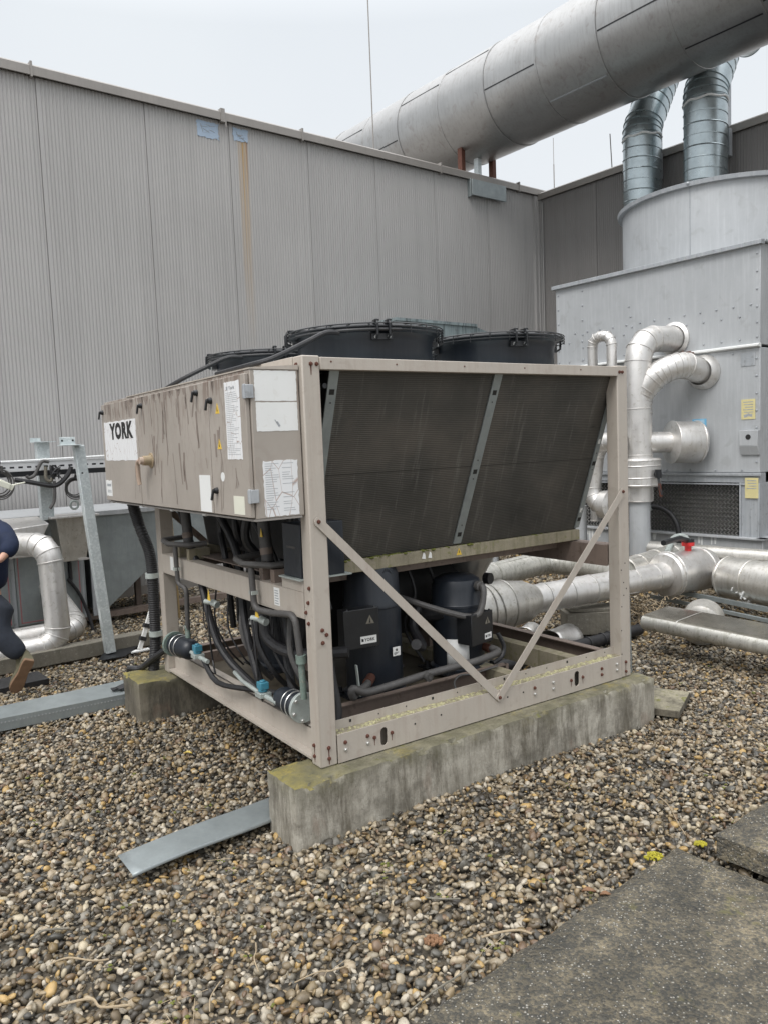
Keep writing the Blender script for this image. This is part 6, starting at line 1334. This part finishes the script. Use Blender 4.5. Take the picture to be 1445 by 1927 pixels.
J={'pel':PEL,'spine':pp(-27,1060,-.02),'chest':pp(-30,1010,-.03),'neck':pp(-42,968,-.03),'head':pp(-55,945,-.02),
 'ls':pp(-62,1000,.10),'rs':pp(4,1000,-.06),'re':pp(22,1030,-.16),'rw':pp(-4,1058,-.28),'le':pp(-85,1050,.05),'lw':pp(-120,1085,-.1),
 'rh':pp(-6,1118,-.02),'rk':pp(-8,1188,-.14),'ra':pp(44,1238,-.12),'lh':pp(-42,1112,0),'lk':pp(-70,1195,-.12),'la':pp(-75,1275,-.0)}
def N(k,r): return (J[k],r)
body=[N('pel',.06),N('spine',.10),N('chest',.11),N('neck',.05),(J['head']+V3((0,0,-.06)),.055),(J['head'],.085),(J['head']+V3((0,0,.07)),.075),N('rs',.05),N('re',.036),N('rw',.024),N('ls',.05),N('le',.036),N('lw',.024),N('rh',.04),N('rk',.035),N('ra',.036),N('lh',.04),N('lk',.05),N('la',.036)]
skin('body','skin',body,[(0,1),(1,2),(2,3),(3,4),(4,5),(5,6),(2,7),(7,8),(8,9),(2,10),(10,11),(11,12),(0,13),(13,14),(14,15),(0,16),(16,17),(17,18)],pr,base)
def mid(a,b,t=.5): return J[a]+(J[b]-J[a])*t
jk_=[(J['pel']+V3((0.02,0,-.03)),.165),(J['spine'],.145),(J['chest'],.155),(J['neck']-V3((0,0,.02)),.075),(J['rs'],.085),(mid('rs','re'),.082),(J['re'],.072),(mid('re','rw',.6),.058),(J['ls'],.085),(J['le'],.07),(mid('le','lw',.7),.055)]
skin('jacket','navy_cloth',jk_,[(0,1),(1,2),(2,3),(2,4),(4,5),(5,6),(6,7),(2,8),(8,9),(9,10)],pr,base)
tr_=[(mid('rk','ra',1.0),.078),(mid('rk','ra',.5),.090),(J['rk'],.100),(mid('rh','rk')+V3((.02,0,0)),.112),(J['rh'],.128),(J['lh']-V3((0,0,.02)),.122),(mid('lh','lk'),.10),(J['lk'],.078),(mid('lk','la',.85),.062)]
skin('trousers','denim',tr_,[(i,i+1) for i in range(8)],pr,base,root=4)
# hands with fingers
def hand(w,d,side):
    w,d=V3(w),V3(d).normalized(); x=d.cross(V3((0,0,1))).normalized(); u=x.cross(d); nd=[(w,.022),(w+d*.05,.030),(w+d*.085,.028)]; ed=[(0,1),(1,2)]
    for i,(o,L) in enumerate(((-.028,.065),(-.010,.075),(.009,.07),(.027,.055))):
        b=len(nd); p=w+d*.09+x*o; nd+= [(p,.0095),(p+d*L*.5-u*.008,.009),(p+d*L*.8-u*.03,.008)]; ed+=[(2,b),(b,b+1),(b+1,b+2)]
    b=len(nd); nd+=[(w+d*.04+x*side*.035,.012),(w+d*.07+x*side*.055-u*.015,.010)]; ed+=[(1,b),(b,b+1)]
    return skin('hand','skin',nd,ed,pr,base,1)
hand(J['rw'],(J['rw']-J['re']),1); hand(J['lw'],(J['lw']-J['le']),-1)
c=J['head']; mb=MB(); mb.sphere(c+V3((.022,0,.052)),.092,(1.05,1.02,.98),18,12); mb.build('hair','hair',pr)
mb=MB(); mb.loft([[c+V3((-.078,-.010,.030)),c+V3((-.078,.010,.030)),c+V3((-.076,0,.036))],[c+V3((-.105,-.013,-.006)),c+V3((-.105,.013,-.006)),c+V3((-.108,0,.002))],[c+V3((-.078,-.012,-.016)),c+V3((-.078,.012,-.016)),c+V3((-.080,0,-.012))]]); mb.build('nose','skin',pr,smooth=80)
mb=MB(); mb.sphere(c+V3((-.072,0,-.038)),.016,(.7,1.5,.45),12,8); mb.build('mouth','copper',pr)
for s_ in (-1,1):
    mb=MB(); mb.sphere(c+V3((-.074,s_*.030,.022)),.011,(1,1.2,.8),12,8); e_=mb.build('eye','white',pr); mb=MB(); mb.sphere(c+V3((-.083,s_*.030,.022)),.005,(1,1,1),8,6); mb.build('iris','ink',e_)
    mb=MB(); mb.sphere(c+V3((-.004,s_*.084,.004)),.028,(.6,.35,1.1),12,8); mb.build('ear','skin',pr)
def boot(an,toe,heel,solen):
    """boot from ankle; sole lies along toe-heel, its face looks along solen"""
    an,toe,heel=V3(an),V3(toe),V3(heel); L=(toe-heel); ax=L.normalized(); n=V3(solen); n=(n-ax*n.dot(ax)).normalized(); s=ax.cross(n)
    ln=L.length; W=[(0,.034),(.06,.040),(.2,.042),(.4,.036),(.55,.042),(.75,.050),(.9,.044),(1,.022)]
    out=[heel+ax*ln*t+s*w for t,w in W]+[heel+ax*ln*t-s*w for t,w in reversed(W)]
    mb=MB(); mb.prism(out,-n*.026); so=None
    rg=[]; 
    for f,ht,sh in ((1.0,.026,0),(.98,.045,0),(.9,.07,.0),(.72,.085,.03)):
        rg.append([heel+ax*(ln*(t*(1 if ht<.05 else (.9 if ht<.08 else .62)))+.004)+s*w*f-n*ht for t,w in W]+[heel+ax*(ln*(t*(1 if ht<.05 else (.9 if ht<.08 else .62)))+.004)-s*w*f-n*ht for t,w in reversed(W)])
    cc=an-n*.0; x,y,z=basis((J['rk']-J['ra']) if an==J['ra'] else V3((0,0,1)))
    k=len(rg[0]); tp=[an+(s*math.cos(t)*.05+ax*math.sin(t)*.058) for t in [math.pi*2*i/k for i in range(k)]]
    # order the shaft ring like the sole outline (start at heel side)
    tp=[an+s*(.05*math.cos(math.pi*(i/(k/2-1)-.5)))*(1)+ax*(.058*math.sin(math.pi*(i/(k/2-1)-.5))) if i<k//2 else an-s*(.05*math.cos(math.pi*((k-1-i)/(k/2-1)-.5)))+ax*(.058*math.sin(math.pi*((k-1-i)/(k/2-1)-.5))) for i in range(k)]
    rg.append([v-n*.02 for v in tp]); dirk=(J['rk']-J['ra']).normalized() if an==J['ra'] else V3((0,0,1)); rg.append([v-n*.0+dirk*.09 for v in tp])
    mu=MB(); mu.loft(rg); b=mu.build('boot','boot',pr,smooth=60); mb.build('sole','sole',b,bevel=.004); return b
boot(J['ra'],pp(26,1305,-.17),pp(56,1243,-.20),(.60,-.80,-.1))
boot(J['la']+V3((0,0,.03)),J['la']+V3((-.20,.02,-.075)),J['la']+V3((.07,0,-.075)),(0,0,-1))
# ================================================================== GROUND AND GRAVEL
mb=MB(); mb.add([(-60,-30,-.03),(60,-30,-.03),(60,90,-.03),(-60,90,-.03)],[(0,1,2,3)]); setp(mb.build('ground','ground',smooth=0),kind='structure')
def pebble_mesh(seed):
    rnd=random.Random(seed); from mathutils import noise
    bm=bmesh.new(); bmesh.ops.create_icosphere(bm,subdivisions=2,radius=.5)
    sx,sy,sz=1,rnd.uniform(.58,.92),rnd.uniform(.30,.62); off=V3((seed*3.1,0,0)); cuts=[(V3((rnd.uniform(-1,1),rnd.uniform(-1,1),rnd.uniform(-1,1))).normalized(),rnd.uniform(.30,.40)) for _ in range(5)]
    for v in bm.verts:
        p=v.co.copy(); p*=1+noise.noise(p*1.6+off)*.30+noise.noise(p*3.2+off)*.06
        for n,d in cuts:
            k=p.dot(n)-d
            if k>0: p-=n*k*.8
        v.co=V3((p.x*sx,p.y*sy,p.z*sz))
    me=bpy.data.meshes.new('pebble'); bm.to_mesh(me); bm.free(); me.materials.append(MT['pebble']); me.shade_smooth(); return me
pc=bpy.data.collections.new('pebble_shapes')
for i in range(14):
    o=bpy.data.objects.new('pebble_shape',pebble_mesh(i)); pc.objects.link(o)
import random as _r
rg=_r.Random(42); pts=[]; rots=[]; scs=[]; ids=[]
def blocked(x,y): 
    q=FU.inverted()@V3((x,y,0)); 
    if (-.17<q.x<2.3 and -.08<q.y<.14) or (-.2<q.x<2.27 and 2.03<q.y<2.32): return True
    b=FB.inverted()@V3((x,y,0)); return b.x>-.02 or b.y>.0 or (TX+.3<b.x and ty0+.3<b.y<ty1-.2)
y=1.55
while y<14.6:
    sp=.0225 if y<4.2 else (.0235 if y<6.5 else (.029 if y<9 else .042)); k=(sp/.0225)**.5
    hw=.54*y+1.35
    x=-hw
    while x<hw:
        px=x+rg.uniform(-.5,.5)*sp; py=y+rg.uniform(-.5,.5)*sp; x+=sp
        if blocked(px,py): continue
        r=rg.random(); s=(rg.uniform(.014,.029) if r<.5 else (rg.uniform(.027,.043) if r<.90 else rg.uniform(.042,.064)))*k
        pts.append((px,py,rg.uniform(-.018,.004)-(0.004 if s>.04 else 0)+.016*(math.sin(px*1.7+py*.9)*math.sin(py*1.3-px*.6)))); rots.append((rg.gauss(0,.5),rg.gauss(0,.5),rg.uniform(0,6.283))); scs.append(s); ids.append(rg.randrange(14))
    y+=sp
print('pebbles',len(pts))
me=bpy.data.meshes.new('gravel'); me.from_pydata(pts,[],[])
at=me.attributes.new('rot','FLOAT_VECTOR','POINT'); at.data.foreach_set('vector',[c for r_ in rots for c in r_])
at=me.attributes.new('sc','FLOAT','POINT'); at.data.foreach_set('value',scs)
at=me.attributes.new('idx','INT','POINT'); at.data.foreach_set('value',ids)
gr=bpy.data.objects.new('gravel',me); COL.objects.link(gr); setp(gr,'bed of mixed river pebbles, brown grey and white, covering the roof','gravel',kind='stuff')
ng=bpy.data.node_groups.new('scatter','GeometryNodeTree'); ng.interface.new_socket('Geometry',in_out='INPUT',socket_type='NodeSocketGeometry'); ng.interface.new_socket('Geometry',in_out='OUTPUT',socket_type='NodeSocketGeometry')
gi=ng.nodes.new('NodeGroupInput'); go=ng.nodes.new('NodeGroupOutput'); ip=ng.nodes.new('GeometryNodeInstanceOnPoints'); ci=ng.nodes.new('GeometryNodeCollectionInfo'); ci.inputs['Collection'].default_value=pc; ci.inputs['Separate Children'].default_value=True; ci.inputs['Reset Children'].default_value=True
def na(n,t): x=ng.nodes.new('GeometryNodeInputNamedAttribute'); x.data_type=t; x.inputs[0].default_value=n; return [o for o in x.outputs if o.enabled and o.name=='Attribute'][0]
ng.links.new(gi.outputs[0],ip.inputs['Points']); ng.links.new(ci.outputs[0],ip.inputs['Instance']); ip.inputs['Pick Instance'].default_value=True
ng.links.new(na('idx','INT'),ip.inputs['Instance Index']); ng.links.new(na('rot','FLOAT_VECTOR'),ip.inputs['Rotation']); ng.links.new(na('sc','FLOAT'),ip.inputs['Scale']); ng.links.new(ip.outputs[0],go.inputs[0])
md=gr.modifiers.new('scatter','NODES'); md.node_group=ng
# ================================================================== LIGHT
SE,SR=R(52),R(215)
w=bpy.data.worlds.new('World'); S.world=w; w.use_nodes=True; nt=w.node_tree; nt.nodes.clear(); N_=NT(nt)
out=nt.nodes.new('ShaderNodeOutputWorld'); bg=nt.nodes.new('ShaderNodeBackground'); nt.links.new(bg.outputs[0],out.inputs[0])
sk=nt.nodes.new('ShaderNodeTexSky'); sk.sky_type='NISHITA'; sk.sun_disc=False; sk.sun_elevation=SE; sk.sun_rotation=SR; sk.air_density=1; sk.dust_density=4
hs=nt.nodes.new('ShaderNodeHueSaturation'); hs.inputs['Saturation'].default_value=.25; nt.links.new(sk.outputs[0],hs.inputs['Color'])
tc=nt.nodes.new('ShaderNodeTexCoord'); sx=nt.nodes.new('ShaderNodeSeparateXYZ'); nt.links.new(tc.outputs['Generated'],sx.inputs[0])
# overcast deck: even near the horizon, brighter towards the zenith, faint cloud mottling
gradient=N_.ramp(sx.outputs[2],[(0,(6.9,7.1,7.3)),(.45,(6.5,6.85,7.2)),(.72,(14,14.2,14.6)),(1,(27,27.2,27.5))])
cn=N_.noise(tc.outputs['Generated'],2.2,4,.5); cl_=N_.ramp(cn,[(.3,(.97,.975,.985)),(.7,(1.03,1.03,1.025))])
deck=N_.mix(1,gradient,cl_,'MULTIPLY'); fin=N_.mix(.88,hs.outputs[0],deck); nt.links.new(fin,bg.inputs['Color']); bg.inputs['Strength'].default_value=.1
sl=bpy.data.lights.new('sun','SUN'); sl.energy=1.2; sl.angle=R(25); sl.color=(1,.97,.93); so=bpy.data.objects.new('sun',sl); COL.objects.link(so)
sd=V3((math.cos(SE)*math.sin(SR),math.cos(SE)*math.cos(SR),math.sin(SE)))
so.rotation_euler=sd.to_track_quat('Z','Y').to_euler(); so.location=(0,0,20)
S.view_settings.view_transform='Standard'; S.view_settings.look='None'; S.view_settings.gamma=1; S.view_settings.exposure=.42
S.cycles.max_bounces=8
for o in list(bpy.data.objects):
    if '_b' in o: del o['_b']
